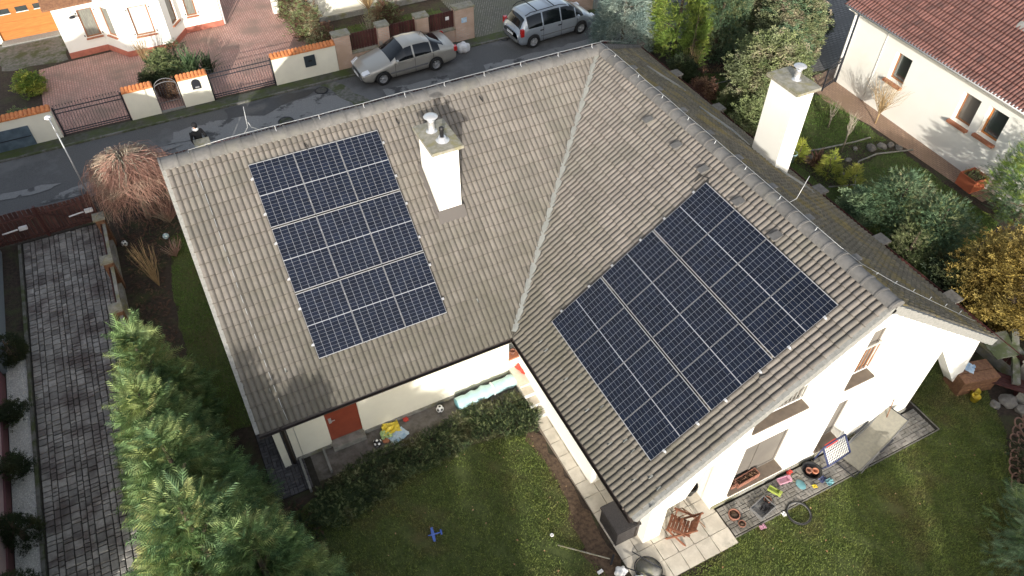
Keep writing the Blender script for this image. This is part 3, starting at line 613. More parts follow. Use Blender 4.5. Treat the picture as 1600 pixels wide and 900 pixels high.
sheet('verge', rect(-60, 60, 13.12, 13.72), .05, M('mossy_verge', (.085, .085, .07), (.055, .06, .035), scale=5, rough=.95, bump=.6, c3=(.06, .08, .02), s3=.9, t3=(.45, .6)), skirt=.05)
for (x, y, r, l) in ((-8.08, 10.85, .33, 'round manhole cover in the pale road patch behind the ridge'), (-6.05, 12.5, .30, 'dark round manhole cover in the wet road ahead of the sedan'), (3.2, 13.0, .18, 'small drain cover near the grey minivan')):
    e = empty('manhole_cover', (x, y, .03), label=l, cat='manhole cover', group='covers in the street')
    MB().lathe([(r, 0), (r, .008), (r - .05, .008), (r - .05, .004), (.001, .004)], n=24).build('rim', 'iron', e)
    c = MB()
    for k in range(-4, 5): h = math.sqrt(max((r - .07) ** 2 - (k * .055) ** 2, .0004)); c.box(-h, h, k * .055 - .012, k * .055 + .012, .004, .010)
    c.build('grid_plate', 'kerb', e, kind='stuff')
MT['stonepave'] = brick_mat('stone_paving', (.22, .21, .20), (.16, .155, .15), (.08, .075, .07), .24, .17, axes='XY', ms=.02)
# left driveway: irregular cobbles, each a stone of its own
drive = sheet('driveway', rect(-18.36, -15.62, -14, 7.58), .008, 'cobble_joint')
def stones(x0, x1, y0, y1, wy=.17):
    out = []; r = random.Random(5); x = x0
    # running columns along Y with random split widths
    while x < x1 - .05:
        wc = r.choice([.15, .19, .23]); y = y0 + r.uniform(-.2, 0)
        while y < y1:
            L_ = r.choice([.12, .17, .22, .27]); yy1 = min(y + L_, y1)
            if yy1 - y > .06: out.append((x, min(x + wc, x1), max(y, y0), yy1))
            y += L_
        x += wc
    return out
st = stones(-18.30, -15.66, -8.5, 7.50)
st.sort(key=lambda s: (s[0] - CAM[0]) ** 2 + (s[2] - CAM[1]) ** 2)
def stone_mb(mb, s, z0, z1, g=.013, ch=.012, r=rnd):
    x0, x1, y0, y1 = s[0] + g, s[1] - g, s[2] + g, s[3] - g; j = lambda: r.uniform(-.014, .014)
    t = [(x0 + ch + j(), y0 + ch + j(), z1 + j() * .6), (x1 - ch + j(), y0 + ch + j(), z1 + j() * .6), (x1 - ch + j(), y1 - ch + j(), z1 + j() * .6), (x0 + ch + j(), y1 - ch + j(), z1 + j() * .6)]
    m = [(x0, y0, z1 - .012), (x1, y0, z1 - .012), (x1, y1, z1 - .012), (x0, y1, z1 - .012)]; bt = [(p[0], p[1], z0) for p in m]
    mb.add(t + m + bt, [(0, 1, 2, 3)] + [(i, i + 4, (i + 1) % 4 + 4, (i + 1) % 4) for i in range(4)] + [(i + 4, i + 8, (i + 1) % 4 + 8, (i + 1) % 4 + 4) for i in range(4)])
vis = [s for s in st if s[2] > -5.8]
unit = {}
for s in vis[:300]:
    key = (round(s[1] - s[0], 2), round(s[3] - s[2], 2))
    if key not in unit:
        q = MB(); stone_mb(q, (0, s[1] - s[0], 0, s[3] - s[2]), 0, .035); unit[key] = rmesh(q, 'paving_stone', 'cobble')
    mesh_obj('paving_stone', unit[key], drive, Matrix.Translation((s[0], s[2], .008 + rnd.uniform(0, .006))))
vs = set(id(s) for s in vis[:300]); q = MB()
for s in st:
    if id(s) not in vs: stone_mb(q, s, .006, .043 + rnd.uniform(0, .006))
q.build('paving_stones', 'cobble', drive, kind='stuff')
q = MB()
for k in range(58): q.box(-18.44, -18.345, -14 + k * .37, -14 + k * .37 + .36, -.05, .09)
q.build('edging_stones', 'kerb', kind='stuff', label='narrow concrete edging between white gravel and cobbled driveway', cat='edging')
sheet('gravel_bed', rect(-19.02, -18.44, -14, 1.9), .03, 'gravel')
g = np.random.default_rng(3); n = 9000
P = np.stack([g.uniform(-19.0, -18.46, n), g.uniform(-9, 1.9, n), np.full(n, .035)], 1)
tet = np.array([[1, 0, 0], [-.5, .87, 0], [-.5, -.87, 0], [0, 0, .9]]); sc = g.uniform(.010, .022, n); an = g.uniform(0, 6.28, n); ca, sa = np.cos(an), np.sin(an)
V = P[:, None] + np.stack([tet[:, 0] * ca[:, None] - tet[:, 1] * sa[:, None], tet[:, 0] * sa[:, None] + tet[:, 1] * ca[:, None], np.repeat(tet[None, :, 2], n, 0)], 2) * sc[:, None, None]
Ft = np.array([[0, 1, 3], [1, 2, 3], [2, 0, 3]]); np_mesh('gravel', V.reshape(-1, 3), (Ft[None] + (np.arange(n) * 4)[:, None, None]).reshape(-1, 3), 'gravel', kind='stuff', label='white gravel in the bed beside the pink house', cat='gravel')
# lawns
lawnA = sheet('lawn', wob([(-13.4, -6.9), (-12, -6.5), (-6.0, -7.1), (-5.85, -9), (-5.9, -12.6), (-5.4, -13.2), (-2.6, -12.3), (4.42, -12.24), (4.44, -11.2), (4.0, -9), (6.6, -9), (6.7, -12), (6.0, -13.2), (4.4, -14.8), (3, -17), (2, -26), (-14, -26)], .06, .3, 2), .012, 'lawn')
lawnB = sheet('lawn', wob([(-14.15, -3.5), (-12.0, -3.5), (-12.0, 6.2), (-13.6, 5.6), (-14.0, 3)], .08, .3, 3), .012, 'lawn')
lawnC = sheet('lawn', wob([(8.6, -8.4), (13.3, -7.0), (13.65, 2.4), (12, 2.6), (11.5, 1.2), (8.4, .5)], .05, .3, 4), .012, 'lawn')
lawnD = sheet('lawn', wob([(8.6, 1.2), (10.5, 1.6), (12.0, 5.0), (9.6, 6.4), (8.6, 6.4)], .05, .3, 5), .012, 'lawn')
lawnE = sheet('lawn', wob([(-3.9, 14.6), (1.6, 14.6), (1.6, 17.2), (-3.9, 17.6)], .05, .3, 6), .012, 'lawn')
sheet('soil', wob([(-6.15, -7.2), (-5.75, -7.0), (-5.72, -12.4), (-5.5, -13.2), (-5.95, -12.9), (-6.45, -11.0), (-6.05, -9.2)], .1, .25, 9), .016, 'soilbrown')
def inpoly(x, y, poly):
    ins = np.zeros(len(x), bool); n = len(poly)
    for i in range(n):
        x1, y1 = poly[i]; x2, y2 = poly[(i + 1) % n]
        c = ((y1 > y) != (y2 > y)); xi = (x2 - x1) * (y - y1) / ((y2 - y1) if y2 != y1 else 1e-9) + x1; ins ^= c & (x < xi)
    return ins
def grass(name, poly, dens, h, mat, seed, label, z=.01, avoid=()):
    g = np.random.default_rng(seed); xs = [p[0] for p in poly]; ys = [p[1] for p in poly]; A = (max(xs) - min(xs)) * (max(ys) - min(ys)); n = int(A * dens)
    x = g.uniform(min(xs), max(xs), n); y = g.uniform(min(ys), max(ys), n); k = inpoly(x, y, poly)
    pat = np.sin(x * 3.1 + np.sin(y * 2.3) * 1.7) * np.sin(y * 2.7 + np.sin(x * 1.9) * 1.3) + .5 * np.sin(x * 7.7 + y * 5.1) + .4 * np.sin(x * 1.1 - y * 1.7)
    k &= g.uniform(-1.4, .7, n) < pat + .35
    for (cx, cy, r) in avoid: k &= (x - cx) ** 2 + (y - cy) ** 2 > r * r
    x, y = x[k], y[k]; n = len(x); an = g.uniform(0, 6.28, n); hh = h * g.uniform(.5, 1.3, n); wd = g.uniform(.006, .012, n); ln = g.uniform(.2, 1.0, n) * hh; bn = g.uniform(0, 6.28, n)
    B = np.stack([x, y, np.full(n, z)], 1); s = np.stack([np.cos(an) * wd, np.sin(an) * wd, np.zeros(n)], 1); T = B + np.stack([np.cos(bn) * ln, np.sin(bn) * ln, hh], 1)
    V = np.stack([B - s, B + s, T], 1).reshape(-1, 3); return np_mesh(name, V, np.arange(3 * n).reshape(-1, 3), mat, kind='stuff', label=label, cat='grass')
grass('grass', [(-13.2, -7), (-12, -6.6), (-6.1, -7.1), (-6.0, -9), (-6.35, -11), (-5.9, -12.7), (-5.4, -13.3), (-5.4, -14), (-9, -14), (-13, -10)], 2300, .050, 'blade', 21, 'short winter grass of the dark courtyard lawn')
grass('grass', [(-4.6, -12.5), (-2.75, -12.33), (4.42, -12.33), (4.42, -11.2), (4.0, -9), (6.6, -9), (6.7, -12), (6.0, -13.2), (4.4, -14.8), (2.5, -17.5), (-6, -17.0), (-6, -14)], 2600, .055, 'blade', 22, 'patchy grass of the lawn below the paved terrace')
grass('grass', [(-14.15, -3.5), (-12.6, -3.5), (-12.6, 6.2), (-13.6, 5.6), (-14.0, 3)], 1500, .05, 'bladelush', 23, 'shaded grass strip left of the tiled roof')
grass('grass', [(8.6, -8.4), (13.3, -7.0), (13.65, 2.4), (12, 2.6), (11.5, 1.2), (8.4, .5)], 1000, .06, 'bladelush', 24, 'green grass of the neighbouring garden behind the ridge')
grass('grass', [(8.6, 1.2), (10.5, 1.6), (12.0, 5.0), (9.6, 6.4), (8.6, 6.4)], 800, .06, 'bladelush', 25, 'shaded grass under the tall evergreens')
grass('grass', [(-3.9, 14.3), (1.6, 14.3), (1.6, 17.4), (-3.9, 17.6)], 500, .1, 'bladelush', 26, 'rough grass behind the brick street fence')
# fallen leaves on the lawn
q = MB(); r = random.Random(8)
for k in range(260):
    x, y = (r.uniform(-12, 6), r.uniform(-14.5, -6.8)); 
    if -5.8 < x < 4.3 and y > -12.5: continue
    s = r.uniform(.015, .04); an = r.uniform(0, 6); c, d = math.cos(an) * s, math.sin(an) * s; q.add([(x - c, y - d, .055), (x + d * .6, y - c * .6, .07), (x + c, y + d, .055), (x - d * .6, y + c * .6, .065)], [(0, 1, 2, 3)])
q.build('fallen_leaves', M('fallen_leaf', (.42, .30, .17), (.30, .16, .07), scale=4, island=.3), kind='stuff', label='pale fallen leaves scattered over the lawns', cat='leaves')
# slab terrace and path
path = sheet('terrace', [(-5.72, -6.6), (-4.97, -6.6), (-4.97, -9.4), (-2.78, -9.4), (-2.78, -12.46), (-5.62, -12.46)], .02, 'joint', skirt=.02)
slme = {}
def slab(x0, x1, y0, y1, z=.02):
    key = (round(x1 - x0, 2), round(y1 - y0, 2))
    if key not in slme: q = MB(); stone_mb(q, (0, x1 - x0, 0, y1 - y0), 0, .035, g=.008, ch=.006, r=random.Random(4)); slme[key] = rmesh(q, 'paving_slab', 'slab')
    mesh_obj('paving_slab', slme[key], path, Matrix.Translation((x0, y0, z + rnd.uniform(0, .004))))
y = -12.46
while y < -6.7:
    xs = [-5.66, -5.32, -4.97] if y > -9.6 else ([-5.66, -5.2, -4.74, -4.28, -3.82, -3.36, -2.80] if y < -9.4 else [])
    for a, c in zip(xs[:-1], xs[1:]): slab(a, c, y, min(y + .46, -6.6))
    y += .46
# entrance steps in the inner corner
stp = tag(sheet('landing', [(-5.62, -5.95), (-4.95, -5.95), (-4.95, -5.2), (-5.62, -5.2)], .36, 'slab', skirt=.36), kind='structure')
for k, (ya, yb) in enumerate(((-6.28, -5.95), (-6.62, -6.28), (-6.95, -6.62))):
    s = MB().box(-5.62, -4.96, ya, yb, 0.0, .27 - .09 * k).build('step', 'slab', stp); MB().box(-5.64, -4.95, ya - .03, ya + .035, .235 - .09 * k, .278 - .09 * k).build('step_nosing', 'white', s)
# paved strips
def basket(x0, x1, y0, y1, parent, n_obj, name, mat, z=.022, L_=.2, W=.1):
    S = []; nx = int((x1 - x0) / L_ + .01); ny = int((y1 - y0) / L_ + .01)
    for i in range(nx):
        for j in range(ny):
            X, Y = x0 + i * L_, y0 + j * L_
            S += [(X, X + L_, Y, Y + W), (X, X + L_, Y + W, Y + L_)] if (i + j) % 2 else [(X, X + W, Y, Y + L_), (X + W, X + L_, Y, Y + L_)]
    S.sort(key=lambda s: (s[0] - CAM[0]) ** 2 + (s[2] - CAM[1]) ** 2); u = {}
    for s in S[:n_obj]:
        key = round(s[1] - s[0], 2)
        if key not in u: q = MB(); stone_mb(q, (0, s[1] - s[0], 0, s[3] - s[2]), 0, .03, g=.006, ch=.006, r=random.Random(2)); u[key] = rmesh(q, name, mat)
        mesh_obj(name, u[key], parent, Matrix.Translation((s[0], s[2], z + rnd.uniform(-.003, .004))))
    if len(S) > n_obj:
        q = MB()
        for s in S[n_obj:]: stone_mb(q, s, z, z + .03, g=.006, ch=.006)
        q.build(name + 's', mat, parent, kind='stuff')
tp = sheet('paved_terrace', rect(-2.78, 4.36, -12.30, -11.43), .015, 'cobble_joint')
basket(-2.76, 4.34, -12.28, -11.46, tp, 300, 'paver', 'paver')
q = MB().box(-2.78, 4.38, -12.33, -12.30, -.02, .035).box(4.36, 4.39, -12.33, -11.2, -.02, .035); q.build('edging_stones', 'paver', tp, kind='stuff')
tp2 = sheet('paved_path', rect(-12.9, -11.7, -6.2, -3.4), .015, 'cobble_joint')
MT['paver_dark'] = M('dark_paver', (.10, .095, .10), (.065, .06, .065), scale=7, rough=.7, bump=.25, island=.25)
basket(-12.88, -11.72, -6.18, -3.4, tp2, 300, 'paver', 'paver_dark')
tp3 = sheet('wall_foot_paving', rect(-11.7, -5.62, -6.1, -5.23), .015, M('worn_paving', (.19, .17, .155), (.135, .12, .105), scale=5, rough=.9, bump=.4, c3=(.08, .07, .05), s3=1.4, t3=(.5, .62)))
MB().box(-12.0, -11.94, -6.3, -5.25, 0, .16).box(-11.35, -11.29, -6.0, -5.25, 0, .16).build('low_kerb', 'mortar', kind='stuff', label='two short pale kerbs beside the red door corner', cat='kerb')
# neighbours' paving
redpave = sheet('brick_forecourt', [(-17.1, 13.95), (-4.9, 13.95), (-4.9, 30), (-8.0, 30), (-8.6, 20.5), (-15.7, 20.1), (-17.1, 19.9)], .014, 'redpave')
sheet('cobble_yard', rect(2.05, 12, 13.72, 24), .014, 'cobblefar')
sheet('garage_forecourt', wob([(-18.6, 20.5), (-15.7, 20.2), (-15.8, 23.1), (-18.9, 23.1)], .15, .4, 12), .014, 'kerb')
sheet('flower_bed_soil', wob(rect(-20, -17.15, 14, 20), .1, .4, 13), .010, 'soil')
sheet('brick_path', [(13.55, 3.0), (13.3, 2.0), (13.7, -.4), (13.75, -5.9), (14.5, -5.9), (14.9, 3.4)], .018, 'pathbrick')
sheet('brick_path', wob([(12.6, 3.6), (16.4, 3.9), (16.4, 3.0), (12.7, 2.6)], .05, .3, 7), .014, 'pathbrick')
sheet('dark_paving', wob(rect(13.5, 21, 4.0, 9.5), .1, .5, 17), .012, 'stonepave')
sheet('rock_bed', wob([(9.2, -.3), (10.6, -.7), (12.3, -1.0), (13.7, -1.5), (13.8, -2.3), (12.6, -2.0), (11.2, -2.2), (10.2, -3.0), (9.1, -2.6)], .07, .3, 18), .020, 'soil')
# ------------------------------------------------------------------ street wall of the house opposite
barrel = MB(); nB = 5
V = []; 
for (y, r0, zz) in ((-.03, .085, 0), (.28, .072, .10)):
    V += [(r0 * math.cos(PI * k / nB), y, zz + r0 * .8 * math.sin(PI * k / nB)) for k in range(nB + 1)]
barrel.add(V, [(k, nB + 1 + k, nB + 2 + k, k + 1) for k in range(nB)], 0, True); barrel.add([V[k] for k in range(nB + 1)], [tuple(range(nB + 1))])
bar_me = rmesh(barrel, 'coping_tile', 'oranget')
def streetwall(x0, x1, label, h=1.30):
    e = empty('garden_wall', (x0, 13.72, 0), label=label, cat='wall', group='tile-topped cream walls along the street')
    L_ = x1 - x0; b = MB().box(0, L_, 0, .24, 0, h); b.build('wall_panel', 'cream', e)
    n = max(3, int(round(L_ / .155))); p = L_ / n
    MB().add([(-.02, -.05, h + .003), (L_ + .02, -.05, h + .003), (L_ + .02, .28, h + .12), (-.02, .28, h + .12), (-.02, .28, h), (L_ + .02, .28, h)], [(0, 1, 2, 3), (0, 3, 4), (1, 5, 2), (3, 2, 5, 4)]).build('coping_bed', 'oranget', e)
    for k in range(n): mesh_obj('coping_tile', bar_me, e, Matrix.Translation(((k + .5) * p, -.04, h + .02 + rnd.uniform(0, .006))))
    return e
w1 = streetwall(-19.6, -16.50, 'cream street wall with a large blue-grey panel at the left edge')
f = MB().box(.7, 2.12, -.03, -.002, .03, .92).build('meter_door', 'bluegrey', w1); MB().box(.75, 2.07, -.045, -.03, .46, .49).build('rib', 'iron', f)
w2 = streetwall(-13.80, -12.62, 'plain cream wall between the sliding gate and the arched gate')
w3 = streetwall(-11.63, -10.42, 'cream wall with a dark arched letterbox recess')
mb_ = MB(); n = 10; pts = [(.50, .78), (.86, .78)] + [(.68 + .18 * math.cos(PI * k / n), 1.06 + .17 * math.sin(PI * k / n)) for k in range(n + 1)]
mb_.poly(pts, [], .03, lambda a, c, d: (a, -.004 - d, c)); f = mb_.build('letterbox_recess', 'iron', w3, fix=True); MB().box(.62, .78, -.05, -.036, .84, .90).build('letter_flap', 'alu', f)
w4 = streetwall(-7.68, -4.84, 'long cream wall with a square dark letterbox')
f = MB().box(1.38, 1.86, -.06, -.002, .60, 1.10).build('letterbox', 'postbox', w4); MB().box(1.54, 1.70, -.08, -.06, .84, .92).build('letter_flap', 'black', f)
def irongate(x0, x1, y, label, h=1.42, arch=False, yaw=0):
    e = empty('iron_gate', (x0, y, 0), yaw, label=label, cat='gate', group='dark wrought iron gates'); L_ = x1 - x0
    if arch:
        b = MB(); n = 10
        for rr in (0, -.16): b.tube([(L_ / 2 + (L_ / 2 - .03) * math.cos(PI * k / n), 0, 1.15 + (.36 + rr) * math.sin(PI * k / n)) for k in range(n + 1)], .016, 5)
        b.tube([(.03, 0, .08), (.03, 0, 1.15)], .018, 5); b.tube([(L_ - .03, 0, .08), (L_ - .03, 0, 1.15)], .018, 5); b.tube([(.03, 0, .45), (L_ - .03, 0, .45)], .014, 5); b.build('frame', 'bumpertrim', e, kind='stuff')
        bar = rmesh(MB().tube([(0, 0, .1), (0, 0, 1.0)], .008, 4), 'bar', 'iron')
        for k in range(8): o = mesh_obj('bar', bar, e, Matrix.Translation((.1 + k * (L_ - .2) / 7, 0, 0)) @ Matrix.Diagonal((1, 1, 1 + .42 * math.sin(PI * (k + .5) / 8), 1)))
        return e
    for z in (.12, .22, 1.02, 1.20): MB().box(0, L_, -.018, .018, z, z + .03).build('rail', 'iron', e)
    nb = int(L_ / .115); bar = rmesh(MB().tube([(0, 0, .12), (0, 0, h - .06)], .008, 4).lathe([(.001, h - .07), (.02, h - .04), (.001, h + .02)], n=4), 'bar', 'iron')
    for k in range(nb): mesh_obj('bar', bar, e, Matrix.Translation(((k + .5) * L_ / nb, 0, 0)))
    for x in (0, L_): MB().box(x - .03, x + .03, -.03, .03, 0, h - .1).build('gate_post', 'iron', e)
    return e
irongate(-16.42, -13.86, 13.86, 'wide spiked iron gate in front of the left brick forecourt')
irongate(-12.60, -11.66, 13.84, 'narrow arched iron gate between two cream walls', arch=True)
irongate(-10.38, -7.72, 13.86, 'wide spiked iron gate right of the arched letterbox wall')
MB().box(-12.6, -11.65, 13.70, 13.80, .0, .12).build('threshold', 'mortar', kind='structure')
# brick street fence
bf = empty('brick_fence', (-4.82, 13.78, 0), label='pale brick street fence with dark red board panels', cat='fence')
for (x0, x1) in ((-4.82, -4.10), (-2.78, -2.25), (-.92, -.32), (1.02, 1.98)):
    c = MB().box(x0 + 4.82, x1 + 4.82, 0, .45, 0, 1.60).build('pillar', 'brick', bf); MB().box(x0 + 4.78, x1 + 4.86, -.04, .49, 1.60, 1.68).build('cap', 'mosscap', c)
sp = [(-4.098, -2.782), (-2.248, -.922), (-.318, 1.018)]
for (x0, x1) in sp:
    c = MB().box(x0 + 4.82, x1 + 4.82, .08, .40, 0, .62).build('base_wall', 'brick', bf); MB().box(x0 + 4.82, x1 + 4.82, .03, .45, .62, .68).build('coping', 'mosscap', c)
    n = 10; wv = (x1 - x0) / n
    p = MB().box(x0 + 4.82, x1 + 4.82, .255, .285, .80, .86).build('panel_frame', 'darkwood', bf)
    for k in range(n): MB().box(x0 + 4.82 + k * wv + .008, x0 + 4.82 + (k + 1) * wv - .008, .21, .235, .72, 1.52 + rnd.uniform(0, .01)).build('board', 'darkwood', p)
    MB().box(x0 + 4.82, x1 + 4.82, .255, .285, 1.34, 1.40).build('panel_frame', 'darkwood', bf)
MB().box(6.14, 6.42, -.02, -.003, .92, 1.16).build('notice_plate', 'paper', bf); MB().box(5.42, 5.60, .19, .207, 1.12, 1.28).build('notice_plate', 'white', bf)
tag(MB().box(5.55, 8.6, 13.75, 13.99, 0, .85).box(5.5, 8.65, 13.71, 14.03, .85, .92).build('brick_wall', 'brick'), 'low pale brick wall beyond the minivan', 'wall')
# ------------------------------------------------------------------ white house opposite
wh = empty('white_house', (-15.65, 20.4, 0), label='white house with bay windows across the street', cat='house')
plan = [(-15.65, 20.35), (-13.96, 20.45), (-13.20, 19.30), (-11.20, 19.25), (-10.40, 20.48), (-8.62, 20.50)]
def segwall(parent, p, q, h, wins, mat='render', plinth='terracotta_plinth', shut=True, T=.3):
    L_ = math.hypot(q[0] - p[0], q[1] - p[1]); an = math.atan2(q[1] - p[1], q[0] - p[0])
    m = Matrix.Translation((p[0] - wh.location[0], p[1] - wh.location[1], 0)) @ Matrix.Rotation(an, 4, 'Z')
    b = MB(); b.poly([(0, 0), (L_, 0), (L_, h), (0, h)], [[(a, c), (a2, c), (a2, c2), (a, c2)] for (a, a2, c, c2, _) in wins], T, lambda a, c, d: (a, d, c)); w = b.build('wall', mat, parent, fix=True); w.matrix_local = m
    MB().box(-.02, L_ + .02, -.03, -.002, 0, .28).build('plinth', plinth, w)
    for (a, a2, c, c2, g) in wins:
        f = window(w, a, a2, c, c2, .10, ('winwood', g)); 
        MB().box(a - .05, a2 + .05, -.09, .065, c - .06, c - .003).build('sill', 'sillterra', w)
        if shut:
            for xx in (a - .07, a2 + .07):
                for zz in (c + .1, c2 - .15): MB().box(xx - .02, xx + .02, -.06, -.002, zz, zz + .06).build('shutter_hook', 'black', w)
    return w
segwall(wh, plan[0], plan[1], 2.55, [(.98, 1.62, .78, 2.12, 'netcurtain')])
segwall(wh, plan[1], plan[2], 2.55, [(.42, 1.0, .88, 2.25, 'netcurtain')], shut=False)
segwall(wh, plan[2], plan[3], 2.75, [(.62, 1.45, .90, 2.28, 'curtain')])
segwall(wh, plan[3], plan[4], 2.55, [(.5, 1.1, .88, 2.25, 'netcurtain')], shut=False)
segwall(wh, plan[4], plan[5], 2.55, [(.25, .72, .78, 2.1, 'netcurtain')])
b = MB(); b.box(0, .3, .31, 6, 0, 2.5); b.box(6.75, 7.03, .42, 6, 0, 2.5); b.build('side_wall', 'render', wh, kind='stuff')
b = MB().tube([(7.10, .0, 2.5), (7.10, -.0, .1)], .045, 8); b.build('downpipe', 'white', wh)
lm = MB().lathe([(.02, 0), (.13, -.06), (.14, -.09), (.001, -.05)], (.75, -.22, 2.02), 12).tube([(.75, 0, 2.15), (.75, -.2, 2.05)], .012, 5); lm.build('wall_lamp', 'iron', wh)
gw = MB(); gw.poly([(-4.0, 0), (-2.78, 0), (-2.78, 2.15), (-.28, 2.15), (-.28, 0), (0.3, 0), (.3, 2.6), (-4.0, 2.6)], [], .3, lambda a, c, d: (a, 2.9 + d, c)); gw.build('garage_wall', 'cream', wh, fix=True)
gd = MB()
for k in range(5): gd.box(-2.78, -.28, 3.02 + .0, 3.06, .06 + k * .42, .06 + k * .42 + .412)
gdo = gd.build('garage_door', 'orangewood', wh, kind='stuff')
for x in (-2.45, -1.68, -.92): p = MB().box(x, x + .50, 3.0, 3.018, 1.30, 1.54).build('garage_pane', 'glass', gdo); MB().box(x - .02, x + .52, 2.992, 3.0, 1.27, 1.30).build('pane_frame', 'white', gdo)
MB().box(-2.85, -.2, 2.5, 3.0, 0, .08).build('threshold', 'mortar', wh)
rb = MB(); tile2 = rb   # tiled eave at the top edge
ov = [(-.35, -.35), (1.7, -.25), (1.7, 4.5), (-.35, 4.5)]
rb.add([(-.3, -.3, 2.50), (1.75, -.2, 2.50), (1.75, 3.5, 4.6), (-.3, 3.5, 4.6), (-.3, -.3, 2.42), (1.75, -.2, 2.42), (1.75, 3.5, 4.52), (-.3, 3.5, 4.52)], [(0, 1, 2, 3), (4, 7, 6, 5), (0, 4, 5, 1), (1, 5, 6, 2), (2, 6, 7, 3), (3, 7, 4, 0)])
rf = rb.build('roof', 'brownwood', wh)
MB().add([(1.7, .2, 2.62), (7.3, .2, 2.62), (7.3, 5, 5.5), (1.7, 5, 5.5), (1.7, .2, 2.54), (7.3, .2, 2.54), (7.3, 5, 5.42), (1.7, 5, 5.42)], [(0, 1, 2, 3), (4, 7, 6, 5), (0, 4, 5, 1), (1, 5, 6, 2), (2, 6, 7, 3), (3, 7, 4, 0)]).build('roof', 'redtile', wh)
MB().add([(-4.2, 2.6, 2.65), (.3, 2.6, 2.65), (.3, 8, 4.5), (-4.2, 8, 4.5), (-4.2, 2.6, 2.55), (.3, 2.6, 2.55), (.3, 8, 4.4), (-4.2, 8, 4.4)], [(0, 1, 2, 3), (4, 7, 6, 5), (0, 4, 5, 1), (1, 5, 6, 2), (2, 6, 7, 3), (3, 7, 4, 0)]).build('roof', 'redtile', wh)
# far cream building behind the brick fence
fb_ = empty('cream_building', (-1, 18.6, 0), label='cream wall of a building behind the bushes', cat='building')
MB().box(-3.2, 3.6, 0, 4, 0, 3.2).build('wall', 'cream', fb_); MB().box(-3.3, 3.7, -.1, 0, 0, .25).build('plinth', 'concrete', fb_); MB().box(-3.6, 4.0, -.5, 4.4, 3.2, 3.4).build('roof', 'redtile', fb_)
tag(MB().box(-6.1, -5.8, 20.5, 20.8, 0, 1.2).box(-6.14, -5.76, 20.46, 20.84, 1.2, 1.28).build('gate_post', 'render'), 'white post at the far end of the red forecourt', 'post')
# ------------------------------------------------------------------ right neighbour
rh = empty('neighbour_house', (14.85, 2.9, 0), label='white neighbour house with red tiled roof at the right', cat='house')
dv = Vector((-.4, -10.3, 0)).normalized(); ang = math.atan2(dv.y, dv.x); RHM = Matrix.Rotation(ang, 4, 'Z')      # local x runs along the wall, local y points into the house
def rhl(o): o.matrix_local = RHM @ o.matrix_local; return o
wins = [(2.36, 3.20, 1.52, 2.72), (5.76, 6.56, 1.58, 2.80), (6.93, 7.76, 1.67, 2.85), (10.5, 11.5, 1.6, 2.85)]
b = MB(); b.poly([(0, -.5), (16, -.5), (16, 3.9), (0, 3.9)], [[(a, c), (a2, c), (a2, c2), (a, c2)] for (a, a2, c, c2) in wins], .32, lambda a, c, d: (a, d, c)); rw_ = rhl(b.build('wall', 'render', rh, fix=True))
rhl(MB().box(.0, .3, .33, 9, 0, 3.9).build('side_wall', 'render', rh))
for k, (a, a2, c, c2) in enumerate(wins):
    window(rw_, a, a2, c, c2, .26, ('orangewood' if k == 2 else 'winwood', 'glass' if k != 1 else 'blind'), fw=.07)
    MB().box(a - .05, a2 + .05, -.16, .225, c - .10, c - .004).build('sill', 'sillterra', rw_)
rhl(MB().box(-.12, 16, -.55, -.02, 3.50, 3.56).build('soffit', 'white', rh))
q = MB(); q.tube([(-.3, -.62, 3.62), (16, -.62, 3.62)], .07, 8); rhl(q.build('gutter', 'white', rh))
q = MB(); q.tube([(-.10, -.6, 3.55), (-.10, -.35, 3.4), (-.10, -.10, 3.2), (-.10, -.10, .1)], .055, 8); rhl(q.build('downpipe', 'white', rh))
q = MB(); q.tube([(1.7, -.02, 3.4), (1.65, -.02, .05)], .012, 5); rhl(q.build('wall_cable', 'white', rh))
pit = math.radians(33); rr = MB(); z0 = 3.62; Lr = 9.0
def rpt(a, v, h): return (a, -.62 + v * math.cos(pit) - h * math.sin(pit), z0 + v * math.sin(pit) + h * math.cos(pit))
rr.add([rpt(-.4, 0, -.06), rpt(16, 0, -.06), rpt(16, Lr, -.06), rpt(-.4, Lr, -.06), rpt(-.4, 0, -.16), rpt(16, 0, -.16), rpt(16, Lr, -.16), rpt(-.4, Lr, -.16)], [(0, 1, 2, 3), (4, 7, 6, 5), (0, 4, 5, 1), (1, 5, 6, 2), (2, 6, 7, 3), (3, 7, 4, 0)])
rroof = rhl(rr.build('roof', 'redtile', rh))
TV2 = TV.copy(); TV2[:, 2] *= 1.15; VV = []; C2 = []
wm = Matrix.Translation(rh.location) @ RHM
for i in range(54):
    for j in range(26):
        a0 = -.38 + i * .30; v1 = j * .34; vis_ = (1.0 < a0 < 12)
        if 5.6 < a0 < 6.5 and 2.6 < v1 + .2 < 3.9: continue
        if .9 < a0 + .15 < 1.9 and 3.0 < v1 + .2 < 4.2: continue
        C2.append(((wm @ Vector(rpt(a0, v1, 0)) - Vector(CAM)).length, a0, v1))
C2.sort()
ey = Vector((0, -math.cos(pit), -math.sin(pit))); ex = Vector((1, 0, 0)); en = Vector((0, -math.sin(pit), math.cos(pit)))
